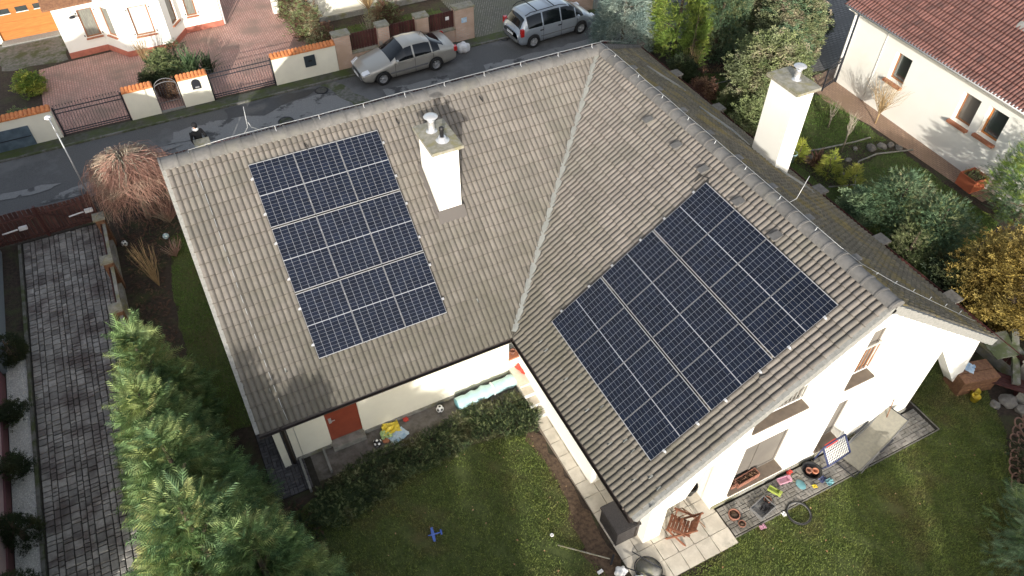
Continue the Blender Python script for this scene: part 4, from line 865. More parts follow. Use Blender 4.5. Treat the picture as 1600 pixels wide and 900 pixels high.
# local y of a tile runs down the slope; (ex, ey, en) is left-handed, so mirror x
mt_r = tile_mesh('roof_tile', 'redtile')
def rtm(a0, v1): m = Matrix((-ex, -ey * -1, en)).transposed().to_4x4(); m.translation = rpt(a0 + .30, v1 + .36, 0); return m
for (dd, a0, v1) in C2[:300]:
    m = Matrix((ex * 1, ey, en)).transposed().to_4x4()
    if ex.cross(ey).dot(en) < 0: m = Matrix((-ex, ey, en)).transposed().to_4x4(); m.translation = rpt(a0 + .30, v1 + .36, 0)
    else: m.translation = rpt(a0, v1 + .36, 0)
    mesh_obj('roof_tile', mt_r, rroof, m)
for (dd, a0, v1) in C2[300:]:
    o0 = np.array(rpt(a0, v1 + .36, 0)); VV.append(o0[None] + TV2[:, :1] * np.array(ex) + TV2[:, 1:2] * np.array(ey) + TV2[:, 2:] * np.array(en))
n = len(VV); FF = (TF[None] + (np.arange(n) * len(TV))[:, None, None]).reshape(-1, 4)
np_mesh('roof_tiles', np.concatenate(VV), FF, ['redtile', 'redtile_edge'], rroof, mi=np.tile(TMI, n), smooth=True, kind='stuff')
for (a, v, w_, h_) in ((5.65, 2.7, .8, 1.15), (1.0, 3.1, .8, 1.1)):
    s = MB(); s.add([rpt(a, v, .08), rpt(a + w_, v, .08), rpt(a + w_, v + h_, .08), rpt(a, v + h_, .08)] + [rpt(a, v, -.04), rpt(a + w_, v, -.04), rpt(a + w_, v + h_, -.04), rpt(a, v + h_, -.04)], [(0, 1, 2, 3), (0, 4, 5, 1), (1, 5, 6, 2), (2, 6, 7, 3), (3, 7, 4, 0)])
    f = s.build('skylight', 'lead', rroof); MB().add([rpt(a + .08, v + .1, .086), rpt(a + w_ - .08, v + .1, .086), rpt(a + w_ - .08, v + h_ - .08, .086), rpt(a + .08, v + h_ - .08, .086)], [(0, 1, 2, 3)]).build('pane', 'glass', f)
    MB().add([rpt(a - .1, v - .3, .075), rpt(a + w_ + .1, v - .3, .075), rpt(a + w_ + .1, v, .085), rpt(a - .1, v, .085)], [(0, 1, 2, 3)]).build('flashing', 'mortar', f)
# ------------------------------------------------------------------ pink house at the left edge, blue-grey garden wall
ph = empty('pink_house', (-19.1, -11, 0), label='pink rendered house at the left picture edge', cat='house')
MB().box(-9, 0, 0, 12.4, 0, 5.2).build('wall', 'pink', ph); MB().box(0.0, .05, 0, 12.4, 0, .32).build('plinth', 'plinthpink', ph)
MB().add([(.35, -.4, 5.1), (.35, 12.8, 5.1), (-4.5, 12.8, 7.6), (-4.5, -.4, 7.6), (-9.35, -.4, 5.1), (-9.35, 12.8, 5.1)], [(0, 1, 2, 3), (3, 2, 5, 4), (0, 3, 4), (1, 5, 2), (0, 4, 5, 1)]).build('roof', 'redtile', ph)
ph2 = empty('annex', (-20.2, 1.6, 0), label='unseen flat roofed annex left of the driveway, added to shade the street', cat='building')  # unseen building mass, added to keep the left end of the street shaded
MB().box(-8, 0, 0, 7, 0, 4.6).build('wall', 'pink', ph2); MB().box(-8.2, .2, -.2, 7.2, 4.6, 4.8).build('roof', 'concrete', ph2)
tag(MB().box(-19.12, -18.98, 1.6, 7.4, 0, .75).build('low_wall', 'greywall'), 'low blue-grey wall along the left side of the driveway', 'wall')
# ------------------------------------------------------------------ driveway gate and fences
gt = empty('driveway_gate', (-19.1, 7.65, 0), label='brown board driveway gate with two white opener arms', cat='gate')
n = 24; wv = 3.35 / n
for z in (.12, .95): MB().box(0, 3.4, -.045, -.005, z, z + .06).build('rail', 'gatewood', gt)
for k in range(n): MB().box(k * wv + .012, (k + 1) * wv - .01, .0, .024, .04, 1.24 + .05 * math.sin(k * .27)).build('board', 'gatewood', gt)
for (a, c) in (((.05, .16), (1.6, .98)), ((3.3, .16), (1.75, .98))): MB().beam((a[0], -.06, a[1]), (c[0], -.06, c[1]), .03, .05).build('brace', 'gatewood', gt)
for (x, l) in ((2.56, 1), (.45, 1)):
    f = MB().tube([(x, -.28, .72), (x + .48, -.22, .72)], .028, 8).build('opener_arm', 'white', gt); MB().box(x + .52, x + .78, -.28, -.16, .67, .78).build('opener_motor', 'white', f)
for x in (1.66, 3.38): MB().box(x - .04, x + .04, -.05, .06, 0, 1.3).build('gate_post', 'darkwood', gt)
df = empty('boundary_fence', (-15.5, 0, 0), label='fence of mossy capped pillars between driveway and garden', cat='fence')
ys = [6.15, 3.82, 1.5, -.85, -3.2]
for k, y in enumerate(ys):
    c = MB().box(-.14, .14, y - .14, y + .14, 0, 1.22).build('pillar', 'brownwood', df); MB().box(-.19, .19, y - .19, y + .19, 1.22, 1.30).add([(-.19, y - .19, 1.304), (.19, y - .19, 1.304), (.19, y + .19, 1.304), (-.19, y + .19, 1.304), (0, y, 1.36)], [(0, 1, 4), (1, 2, 4), (2, 3, 4), (3, 0, 4)]).build('cap', 'mosscap', c)
    if k < len(ys) - 1:
        y1 = ys[k + 1]
        MB().box(-.10, .10, y1 + .142, y - .142, 0, .30).build('base_wall', 'concrete', df)
        MB().box(.02, .12, y1 + .142, y - .142, .98, 1.04).build('top_rail', 'concrete', df)
        nb = 13; L_ = (y - y1 - .3)
        for q in range(nb): MB().box(-.03, -.008, y1 + .15 + q * L_ / nb + .012, y1 + .15 + (q + 1) * L_ / nb - .012, .34, 1.06).build('board', 'darkwood', df)
nf = empty('street_fence', (-15.3, 9.0, 0), label='dark red board fence along the near side of the street', cat='fence')
c = MB().box(3.60, 3.94, -.17, .17, 0, 1.14).build('pillar', 'concrete', nf); MB().box(3.48, 4.06, -.26, .26, 1.14, 1.24).build('cap', 'mosscap', c)
for k in range(11):
    x = k * 2.0
    MB().box(x - .04, x + .04, -.09, -.045, 0, 1.05).build('post', 'darkwood', nf)
    f = MB().box(x + .042, x + 1.958, -.04, -.01, .9, .95).build('rail', 'darkwood', nf)
    for q in range(14):
        if 3.4 < x + q * .1417 < 4.05: continue
        MB().box(x + q * .1417 + .012, x + (q + 1) * .1417 - .012, -.008, .014, .10, 1.08 + rnd.uniform(-.01, .01)).build('board', 'darkwood', f)
tag(MB().tube([(-15.3, 8.0, 1.02), (-12.5, 8.5, 1.0)], .012, 5).build('wire', 'darkwood'), 'thin brown wire through the weeping tree', 'wire')
ef = empty('east_fence', (7.75, -12.4, 0), label='dark red fence with stone pillars behind the house', cat='fence')
for k in range(8):
    y = k * 2.95 + .15
    c = MB().box(-.18, .18, y - .2, y + .2, 0, .93).build('pillar', 'stone', ef); MB().box(-.22, .22, y - .24, y + .24, .93, 1.0).build('cap', 'stone', c)
    if k < 7:
        MB().box(-.1, .1, y + .202, y + 2.748, 0, .3).build('base_wall', 'concrete', ef)
        f = MB().box(-.05, -.02, y + .202, y + 2.748, .78, .83).build('rail', 'darkwood', ef)
        for q in range(18): MB().box(-.015, .008, y + .21 + q * .1408 + .01, y + .21 + (q + 1) * .1408 - .01, .34, .92).build('board', 'darkwood', f)
# ------------------------------------------------------------------ vegetation
def spray_tpl(kind):
    """leaf templates: x forward, y sideways, z up; length about 1"""
    V = []; F_ = []
    def tri(*p): k = len(V); V.extend(p); F_.append((k, k + 1, k + 2))
    if kind == 'frond':          # feathery flat spray of a cypress or thuja
        tri((0, -.03, 0), (0, .03, 0), (1, 0, .02))
        for k in range(6):
            t = .08 + k * .14; L_ = .50 * (1 - t * .75)
            for s in (-1, 1): tri((t, 0, 0), (t + .10, s * .02, .012), (t + L_ * .85, s * L_ * .72, -.04 - .05 * t))
    elif kind == 'needle':       # spruce or juniper tuft
        for k in range(7):
            an = k * 2.4; r = .33 + .12 * (k % 3); tri((0, .05 * math.sin(an), .05 * math.cos(an)), (.1, -.05 * math.sin(an), -.05 * math.cos(an)), (.35 + .65 * (k / 7), r * math.cos(an) * (1 - k / 9), r * math.sin(an) * (1 - k / 9)))
    elif kind == 'leaf':         # cluster of broad leaves
        for k in range(5):
            an = k * 1.257 + .3; c, s = math.cos(an), math.sin(an); z = .12 * (k % 2)
            for sg in (-1, 1): tri((0, 0, z), (.45 * c - sg * .17 * s, .45 * s + sg * .17 * c, z + .16), (.85 * c, .85 * s, z + .02))
    elif kind == 'strap':
        tri((0, -.03, 0), (0, .03, 0), (.6, .03, .16)); tri((0, -.03, 0), (.6, .03, .16), (.6, -.03, .16)); tri((.6, -.03, .16), (.6, .03, .16), (1, 0, .02))
    return np.array(V), np.array(F_)
TPL = {k: spray_tpl(k) for k in ('frond', 'needle', 'leaf', 'strap')}
def scatter(name, P, D, size, leaf, mat, g, parent=None, roll=.6, **kw):
    """one mesh of many small sprays at points P pointing along D"""
    TVv, TFf = TPL[leaf]; n = len(P); D = D / np.maximum(np.linalg.norm(D, axis=1, keepdims=True), 1e-6)
    up = np.array([0, 0, 1.0])[None].repeat(n, 0) + g.normal(0, roll, (n, 3)) * .5
    S = np.cross(up, D); S /= np.maximum(np.linalg.norm(S, axis=1, keepdims=True), 1e-6); U = np.cross(D, S)
    sz = size * g.uniform(.6, 1.35, n)
    V = P[:, None] + sz[:, None, None] * (TVv[None, :, 0:1] * D[:, None] + TVv[None, :, 1:2] * S[:, None] + TVv[None, :, 2:3] * U[:, None])
    FF = (TFf[None] + (np.arange(n) * len(TVv))[:, None, None]).reshape(-1, 3)
    return np_mesh(name, V.reshape(-1, 3), FF, mat, parent, **kw)
def crown_pts(g, h0, h1, R, prof, K, per, cl, lift=.35, lump=.22, droop=0.0, inner=.55):
    """K branch tips spread through a lumpy crown, per sprays about each"""
    t = g.uniform(0, 1, K * 3); rr = prof(t); keep = g.uniform(0, 1, K * 3) < (rr + .12) / (rr.max() + .12); t = t[keep][:K]; rr = prof(t); n = len(t)
    an = g.uniform(0, 2 * PI, n); ph = g.uniform(0, 6, 4)
    f = 1 + lump * (np.sin(an * 3 + ph[0] + t * 5) + .7 * np.sin(an * 5 + ph[1] - t * 9) + .5 * np.sin(an * 2 + t * 14 + ph[2])) / 1.6
    rad = R * rr * f * g.uniform(inner, 1.0, n) ** .5
    C = np.stack([rad * np.cos(an), rad * np.sin(an), h0 + (h1 - h0) * t], 1)
    Dr = np.stack([np.cos(an), np.sin(an), np.full(n, lift) + .8 * t ** 3 - droop], 1)
    Dr /= np.linalg.norm(Dr, axis=1, keepdims=True)
    P = C.repeat(per, 0) + g.normal(0, 1, (n * per, 3)) * cl * np.array([1, 1, .7]) - Dr.repeat(per, 0) * g.uniform(0, cl * 1.2, (n * per, 1))
    D = Dr.repeat(per, 0) + g.normal(0, .36, (n * per, 3))
    return P, D
CONE = lambda t: (1 - t) ** .75 * np.minimum(1, .75 + t * 2.2)
COLU = lambda t: np.minimum(1, .7 + 2 * t) * (1 - np.clip((t - .55) / .45, 0, 1) ** 1.8)
BALL = lambda t: np.sqrt(np.maximum(1 - (2 * t - 1) ** 2, .03))
DOME = lambda t: np.sqrt(np.maximum(1 - t ** 2, .02))
def trunk(parent, h, r, mat='bark', limbs=5, seed=0, R=1.0, h0=.5):
    r_ = random.Random(seed); b = MB(); b.tube([(0, 0, -.05), (r_.uniform(-.04, .04), r_.uniform(-.04, .04), h * .4), (r_.uniform(-.06, .06), r_.uniform(-.06, .06), h * .9)], [r, r * .75, r * .2], 8)
    t = b.build('trunk', mat, parent)
    for k in range(limbs):
        an = k * 2.4 + r_.uniform(-.4, .4); z = h0 + (h * .8 - h0) * k / max(limbs, 1); q = R * .75 * (1 - .6 * z / h)
        MB().tube([(0, 0, z), (q * .5 * math.cos(an), q * .5 * math.sin(an), z + q * .2), (q * math.cos(an), q * math.sin(an), z + q * .35)], [r * .45, r * .3, r * .1], 5).build('limb', mat, t)
    return t
def tree(x, y, h, R, prof, kind, size, mats, K, per, cl, label, cat='tree', name='tree', seed=1, h0=.15, group=None, lift=.35, lump=.22, tm='bark', tr=.09, limbs=4, **kw):
    e = empty(name, (x, y, 0), label=label, cat=cat, group=group); g = np.random.default_rng(seed)
    trunk(e, h, tr, tm, limbs, seed, R, max(h0, .3))
    mats = mats if isinstance(mats, list) else [(mats, 1.0)]
    for m, fr in mats:
        P, D = crown_pts(g, h0, h, R, prof, int(K * fr), per, cl, lift, lump, **kw)
        ok = P[:, 2] > .03; scatter('crown', P[ok], D[ok], size, kind, m, g, e, kind='stuff')
    return e
# row of big feathery conifers, lower left
big = [(-14.65, -2.7, 4.35, .98, 'lf_conifer', 'slim conifer, the farthest of the row between driveway and lawn'),
       (-14.75, -4.5, 4.3, 1.18, 'lf_conifer', 'second conifer of the row counted from the street'),
       (-14.45, -6.3, 4.6, 1.45, 'lf_conifer', 'third conifer of the row, in the middle of the green mass'),
       (-14.35, -8.2, 5.0, 1.65, 'lf_conifer', 'broad conifer of the row at the lower picture edge'),
       (-13.35, -9.2, 4.3, 1.45, 'lf_conifer', 'lower conifer at the inner side of the row, by the lawn'),
       (-13.9, -10.9, 4.8, 1.75, 'lf_conifer', 'nearest conifer of the row, cut by the lower picture edge')]
for k, (x, y, h, R, m, lb) in enumerate(big):
    K = int(300 * R * h / 4); other = 'lf_conifer2'
    tree(x, y, h, R, CONE, 'frond', .38, [(m, .84), (other, .16)], int(K * 1.15), 7, .11, lb, 'conifer', 'conifer', 30 + k, group='conifers beside the driveway', lift=.4, lump=.2, tr=.12, inner=.72)
first = [o for o in bpy.data.objects if o.name.startswith('conifer') and o.parent is None][3]
for k, (x, y, s) in enumerate(((-15.0, -13.8, 1.0), (-14.8, -16.6, 1.15), (-15.2, -19.4, 1.1), (-14.6, -22.2, 1.05), (-12.4, -24.0, 1.0), (-3.6, -23.2, .88), (-.6, -22.4, .92), (2.6, -22.0, .82))):  # unseen conifers added below the view, placed and scaled to shade lawns and gable
    o = dup_tree(first, (x, y, 0), k * 1.3, 'conifer number %s below the picture, unseen, added to shade the lawns' % ('one', 'two', 'three', 'four', 'five', 'six', 'seven', 'eight')[k], 'conifers below the picture'); o.scale = (s, s, s)
# tall evergreens at the top, right of the street
tree(7.7, 9.6, 5.0, 1.60, CONE, 'needle', .19, [('lf_spruce', 1.0)], 820, 17, .13, 'silvery blue spruce at the corner of the street', 'spruce', 'blue_spruce', 51, lift=.25, lump=.07, inner=.75)
tree(9.75, 8.3, 5.0, 1.20, COLU, 'frond', .22, [('lf_yellowgreen', 1.0)], 520, 15, .13, 'bright yellow-green thuja right of the blue spruce', 'thuja', 'thuja', 52, group='evergreens along the far garden', inner=.7)
tree(9.75, 6.95, 2.9, .55, COLU, 'frond', .18, [('lf_yellowgreen', 1.0)], 170, 14, .10, 'small yellow-green thuja in front of the bright tall one', 'thuja', 'thuja', 53, group='evergreens along the far garden', inner=.7)
tree(11.25, 7.2, 5.4, 1.15, COLU, 'needle', .19, [('lf_bluegreen', .75), ('lf_olive', .25)], 640, 16, .12, 'tall dark columnar evergreen in the middle of the row', 'evergreen', 'columnar_evergreen', 54, group='evergreens along the far garden', lump=.12, inner=.75)
tree(12.9, 8.0, 5.4, 1.20, COLU, 'needle', .19, [('lf_olive', .7), ('lf_mottle', .3)], 620, 16, .12, 'sunlit olive columnar evergreen right of the dark one', 'evergreen', 'columnar_evergreen', 55, group='evergreens along the far garden', lump=.12, inner=.75)
tree(13.3, 5.0, 4.5, 1.35, COLU, 'leaf', .14, [('lf_mottle', .75), ('lf_bluegreen', .25)], 700, 14, .13, 'broad mottled brown and green hedge tree near the neighbour house', 'hedge tree', 'broadleaf_evergreen', 56, lump=.1, inner=.75)
tree(10.1, 2.6, 3.5, 1.45, BALL, 'leaf', .17, [('lf_olive', .6), ('lf_mottle', .4)], 430, 14, .15, 'large pale green shrub left of the tall white chimney', 'shrub', 'broadleaf_evergreen', 57, lump=.2, h0=.2, inner=.65)
tree(11.6, 3.4, 3.0, 1.05, BALL, 'leaf', .15, [('lf_bluegreen', .6), ('lf_olive', .4)], 260, 13, .14, 'grey-green shrub just behind the tall chimney cap', 'shrub', 'broadleaf_evergreen', 58, lump=.2, inner=.65)
for k, (x, y, h, R, m, lb) in enumerate(((8.5, 5.9, 1.3, .55, 'lf_dark', 'dark bush at the fence just below the blue spruce'), (8.5, 1.2, 1.7, .75, 'lf_olive', 'olive bush between fence and large pale shrub'), (8.45, 4.4, .9, .5, 'lf_brown', 'brownish low bush at the fence under the evergreens'), (8.45, -4.6, 1.5, .6, 'lf_bluegreen', 'small blue-green bush against the fence behind the ridge'), (8.6, -8.6, 1.4, .6, 'lf_dark', 'dark bush between the fence and the golden shrub'), (14.3, 7.4, 3.6, 1.1, 'lf_mottle', 'tall mottled shrub at the top edge left of the neighbour house'))):
    tree(x, y, h, R, BALL, 'leaf', .14, [(m, 1.)], int(150 * R), 12, .14, lb, 'bush', 'leafy_bush', 120 + k, lump=.25, inner=.6)
tree(15.0, 5.2, 1.7, .5, lambda t: (1 - t) ** .6, 'needle', .10, [('lf_yellowgreen', 1.)], 150, 14, .07, 'clipped yellow-green cone bush beside the neighbour house', 'bush', 'clipped_bush', 59, lump=.04)
tree(16.6, 6.4, 1.5, .8, BALL, 'needle', .10, [('lf_dark', 1.)], 200, 14, .07, 'clipped dark round bush by the neighbour house corner', 'bush', 'clipped_bush', 60, lump=.04)
tree(9.55, -5.35, 2.2, .88, BALL, 'needle', .20, [('lf_bluegreen', .8), ('lf_olive', .2)], 260, 14, .17, 'blue-green conifer bush on the neighbour lawn, left one', 'bush', 'juniper_bush', 61, group='blue-green conifer bushes on the neighbour lawn', lump=.3, h0=.1)
tree(9.8, -6.8, 2.1, .88, BALL, 'needle', .20, [('lf_bluegreen', .7), ('lf_olive', .3)], 240, 14, .17, 'blue-green conifer bush beside the golden shrub', 'bush', 'juniper_bush', 62, group='blue-green conifer bushes on the neighbour lawn', lump=.3, h0=.1)
tree(8.7, -6.9, 1.5, .6, BALL, 'needle', .17, [('lf_olive', 1.)], 80, 12, .13, 'low olive bush against the red fence', 'bush', 'juniper_bush', 63, lump=.3)
tree(13.7, -7.3, 3.2, 1.35, BALL, 'frond', .24, [('lf_yellowgreen', .4), ('lf_bluegreen', .6)], 240, 14, .17, 'feathery green conifer at the right edge by the planter', 'conifer', 'conifer', 64, lump=.2)
tree(9.55, -10.15, 2.9, 1.75, BALL, 'leaf', .12, [('lf_gold', 1.)], 560, 15, .16, 'golden yellow leafy shrub at the right picture edge', 'shrub', 'golden_shrub', 65, lump=.2, h0=.1)
tree(3.9, -16.4, 3.5, 1.75, CONE, 'frond', .26, [('lf_bluegreen', .6), ('lf_conifer', .4)], 330, 14, .17, 'blue-green conifer in the lower right corner', 'conifer', 'conifer', 66, lump=.25, lift=.2)
tree(5.5, -14.9, 1.6, 1.0, BALL, 'needle', .2, [('lf_dark', 1.)], 110, 13, .2, 'dark bush behind the terracotta edging rings', 'bush', 'juniper_bush', 67, lump=.25)
for k, (x, y, h, R, lb) in enumerate(((9.35, -.75, .95, .34, 'lime green dwarf conifer closest to the tall chimney'), (9.65, -2.1, 1.15, .46, 'larger lime yellow dwarf conifer in the rock bed corner'), (9.8, -3.1, 1.15, .46, 'lime yellow dwarf conifer on the lawn edge by the fence'), (8.9, 3.3, 1.1, .42, 'dull yellow dwarf conifer by the fence under the evergreens'))):
    tree(x, y, h, R, CONE, 'frond', .14, [('lf_lime' if k < 3 else 'lf_olive', 1.)], 60, 12, .07, lb, 'dwarf conifer', 'dwarf_conifer', 70 + k, group='dwarf conifers along the fence', lump=.2, tr=.03, limbs=0)
# clipped dark bushes in the white gravel, left edge
tree(-18.75, 2.0, .95, .50, BALL, 'needle', .09, [('lf_dark', 1.)], 220, 14, .05, 'clipped dark round bush at the end of the gravel bed', 'bush', 'clipped_bush', 80, lump=.04, h0=.05)
tree(-18.75, -4.35, 1.2, .48, lambda t: (1 - t) ** .6, 'needle', .09, [('lf_dark', 1.)], 230, 14, .05, 'clipped dark cone bush in the white gravel', 'bush', 'clipped_bush', 81, lump=.04, h0=.05)
tree(-18.85, -6.2, 1.2, .62, BALL, 'needle', .09, [('lf_dark', 1.)], 200, 14, .05, 'clipped dark bush cut by the lower left corner', 'bush', 'clipped_bush', 82, lump=.04, h0=.05)
for k, (x, y) in enumerate(((-18.78, -.35), (-18.74, -2.35))):
    tree(x, y, .75, .34, BALL, 'leaf', .075, [('lf_dark', 1.)], 60, 10, .09, ('loose dark shrub in gravel nearer the street', 'loose dark shrub in gravel nearer the cone bush')[k], 'shrub', 'small_shrub', 83 + k, group='loose dark shrubs in the gravel', lump=.5, tr=.02, limbs=0)
# opposite side of the street
tree(-11.95, 16.4, 1.35, .62, BALL, 'leaf', .11, [('lf_olive', .7), ('lf_dark', .3)], 130, 12, .12, 'olive bush behind the plain cream wall', 'bush', 'leafy_bush', 90, lump=.3)
tree(-12.6, 15.9, .8, .5, BALL, 'leaf', .10, [('lf_dark', 1.)], 90, 12, .10, 'low dark bush behind the plain cream wall', 'bush', 'leafy_bush', 91, lump=.2)
tree(-11.3, 17.3, 1.3, .55, BALL, 'needle', .11, [('lf_bluegreen', .6), ('lf_dark', .4)], 110, 12, .11, 'dark bluish bush below the bay window', 'bush', 'leafy_bush', 92, lump=.2)
tree(-12.05, 14.9, .7, .42, BALL, 'leaf', .10, [('lf_brown', 1.)], 80, 12, .09, 'round brown bush behind the arched gate', 'bush', 'leafy_bush', 93, lump=.1)
tree(-5.0, 15.2, 1.6, .6, BALL, 'leaf', .10, [('lf_brown', .6), ('lf_olive', .4)], 110, 12, .14, 'brownish bush behind the coping of the long cream wall', 'bush', 'leafy_bush', 94, lump=.3)
tree(-5.3, 17.0, 1.9, .7, BALL, 'leaf', .10, [('lf_olive', .6), ('lf_brown', .4)], 130, 12, .16, 'tan and green bush along the red forecourt', 'bush', 'leafy_bush', 95, lump=.3)
tree(-5.5, 19.2, 2.0, .6, BALL, 'leaf', .10, [('lf_olive', .6), ('lf_brown', .4)], 110, 12, .16, 'tan bush at the far end of the red forecourt', 'bush', 'leafy_bush', 96, lump=.3)
tree(-1.4, 16.9, 1.2, .8, DOME, 'leaf', .10, [('lf_olive', .5), ('lf_brown', .5)], 120, 12, .16, 'low brown and green shrub at the cream building', 'shrub', 'leafy_bush', 97, lump=.3)
tree(-17.4, 18.0, .9, .55, DOME, 'leaf', .13, [('lf_lime', .3), ('lf_yellowgreen', .7)], 90, 12, .13, 'bright green plant in the dark bed by the garage', 'plant', 'leafy_bush', 98, lump=.2, tr=.02, limbs=0)
tree(-17.9, 15.6, .4, .6, DOME, 'leaf', .10, [('lf_olive', 1.)], 60, 12, .16, 'low creeping plant behind the left street wall', 'plant', 'leafy_bush', 99, lump=.2, tr=.02, limbs=0)
def strap_plant(x, y, h, n, mat, label, seed, name='strap_leaved_plant'):
    g = np.random.default_rng(seed); an = g.uniform(0, 6.28, n); el = g.uniform(.35, 1.4, n)
    D = np.stack([np.cos(an) * np.cos(el), np.sin(an) * np.cos(el), np.sin(el)], 1); P = np.stack([g.normal(0, .08, n), g.normal(0, .08, n), np.full(n, .02)], 1)
    o = scatter(name, P, D, h, 'strap', mat, g, None, roll=.2); o.location = (x, y, 0); return tag(o, label, 'plant')
strap_plant(-10.9, 16.0, 1.15, 160, 'lf_grass', 'tall strap-leaved plant behind the arched letterbox wall', 5)
strap_plant(-10.2, 16.2, .9, 70, 'lf_dark', 'dark strap-leaved plant at the brick forecourt edge', 6)
strap_plant(9.7, -1.45, .6, 150, 'lf_brown', 'dry brown grass tuft in the rock bed', 7, 'grass_tuft')
# low juniper hedge along the house wall
def hedge(name, poly, h, n, size, mats, label, seed):
    g = np.random.default_rng(seed); xs = [p[0] for p in poly]; ys = [p[1] for p in poly]; x = g.uniform(min(xs), max(xs), n * 3); y = g.uniform(min(ys), max(ys), n * 3); k = inpoly(x, y, poly); x, y = x[k][:n], y[k][:n]
    hh = h * (.62 + .38 * np.sin(x * 2.9 + 1) * np.sin(y * 3.7)) * (.75 + .25 * np.sin(x * 7.1) * np.cos(y * 6.3)); z = hh * g.uniform(.25, 1, len(x)) ** .5
    an = g.uniform(0, 6.28, len(x)); D = np.stack([np.cos(an), np.sin(an), g.uniform(.1, 1.1, len(x))], 1)
    idx = g.uniform(0, 1, len(x)); e = empty(name, (0, 0, 0), label=label, cat='shrub'); lo = 0
    for m, fr in mats: kk = (idx >= lo) & (idx < lo + fr); lo += fr; scatter('foliage', np.stack([x, y, z], 1)[kk], D[kk], size, 'frond', m, g, e, kind='stuff')
    return e
hedge('creeping_juniper', [(-11.8, -6.35), (-10.2, -5.95), (-8.4, -6.0), (-7.3, -5.75), (-5.75, -5.95), (-5.4, -6.8), (-5.8, -7.35), (-7.4, -7.0), (-9.6, -7.2), (-11.6, -7.7), (-12.3, -7.2)], .40, 10000, .12, [('lf_hedge', .8), ('lf_olive', .2)], 'dark creeping juniper hedge between the white wall and the lawn', 7)
hedge('ground_cover', [(-13.9, -6.6), (-12.3, -6.5), (-11.8, -7.6), (-12.6, -9.4), (-13.2, -10)], .22, 1100, .14, [('lf_dark', .7), ('lf_brown', .3)], 'dark ground cover between conifers and courtyard lawn', 8)
hedge('garden_plants', [(-15.2, 7.2), (-12.8, 8.2), (-12.8, 5.4), (-14.1, 4.0), (-14.2, -1), (-15.2, -1)], .25, 1900, .13, [('lf_brown', .65), ('lf_dark', .35)], 'brown winter planting in the shaded bed by the pillar fence', 9)
hedge('garden_plants', [(8.0, 6.6), (11.8, 6.3), (11.6, 5.3), (8.2, 5.6)], .25, 700, .13, [('lf_brown', .8), ('lf_dark', .2)], 'red-brown planting in front of the evergreen row', 10)
# weeping tree and bare shrubs: twig bundles
def twigs(name, n, fn, mat, parent, r0=.008, seed=1, **kw):
    g = random.Random(seed); V = []; F_ = []
    for k in range(n):
        P = [Vector(p) for p in fn(g, k)]; m = len(P); base = len(V)
        for i, p in enumerate(P):
            t = (P[min(i + 1, m - 1)] - P[max(i - 1, 0)]); t = t.normalized() if t.length > 1e-6 else Vector((0, 0, 1)); a = t.orthogonal().normalized(); b_ = t.cross(a); r = r0 * (1 - .75 * i / (m - 1))
            for q in range(3): V.append(p + (a * math.cos(q * 2.094) + b_ * math.sin(q * 2.094)) * r)
        for i in range(m - 1):
            for q in range(3): F_.append((base + i * 3 + q, base + i * 3 + (q + 1) % 3, base + i * 3 + 3 + (q + 1) % 3, base + i * 3 + 3 + q))
    return np_mesh(name, np.array([tuple(v) for v in V]), np.array(F_), mat, parent, **kw)
wt = empty('weeping_tree', (-14.15, 7.05, 0), label='leafless red-brown weeping tree at the garden corner by the street', cat='tree')
MB().tube([(0, 0, 0), (.02, .03, .9), (-.03, .05, 1.7), (.0, .05, 2.15)], [.11, .09, .085, .06], 10).build('trunk', 'palebark', wt)
def limb(g, k):
    an = k * 2.4; R = g.uniform(.4, 1.3); an += g.uniform(-.5, .5); return [(0, .05, 2.0 + g.uniform(-.2, .1)), (.35 * R * math.cos(an), .35 * R * math.sin(an), 2.45 + g.uniform(-.1, .3)), (.75 * R * math.cos(an + .2), .75 * R * math.sin(an + .2), 2.6 + g.uniform(-.2, .2)), (R * math.cos(an + .1), R * math.sin(an + .1), 2.3)]
twigs('limbs', 90, limb, 'palebark', wt, .022, 4, kind='stuff')
def hang(g, k):
    an = g.uniform(0, 6.283); R = 1.15 * g.uniform(.05, 1) ** .6 * (1 + .18 * math.sin(an * 3 + 1)); c, s = math.cos(an), math.sin(an); zt = 2.65 - .45 * (R / 1.3) ** 2 + g.uniform(-.45, .25); L_ = g.uniform(.3, 1.5); o = g.uniform(.1, .55); w_ = g.uniform(-1.1, 1.1)
    return [(R * c * .75, R * s * .75, zt), ((R + o * .4) * c, (R + o * .4) * s, zt - .08), ((R + o) * math.cos(an + w_ * .4), (R + o) * math.sin(an + w_ * .4), zt - L_ * .5), ((R + o * 1.15) * math.cos(an + w_ * .6), (R + o * 1.15) * math.sin(an + w_ * .6), max(zt - L_, .15))]
twigs('hanging_twigs', 1900, hang, 'twigred', wt, .0075, 5, kind='stuff')
def bare(x, y, h, n, mat, label, seed, spread=.5, trunk_h=.0, name='bare_shrub', lean=(0, 0), r0=.012, cat='shrub'):
    e = empty(name, (x, y, 0), label=label, cat=cat)
    def fn(g, k):
        an = g.uniform(0, 6.283); q = g.uniform(.2, 1) * spread; z0 = trunk_h * g.uniform(.5, 1); P = [(lean[0] * z0 / h, lean[1] * z0 / h, z0)]
        for i in (1, 2, 3): t = i / 3; P.append((q * t * math.cos(an) + lean[0] * t + g.uniform(-.04, .04) * h, q * t * math.sin(an) + lean[1] * t + g.uniform(-.04, .04) * h, z0 + (h - z0) * t * g.uniform(.8, 1)))
        return P
    twigs('twigs', n, fn, mat, e, r0, seed, kind='stuff')
    if trunk_h: MB().tube([(0, 0, 0), (lean[0] * trunk_h / h, lean[1] * trunk_h / h, trunk_h)], [.035, .028], 7).build('trunk', mat, e)
    return e
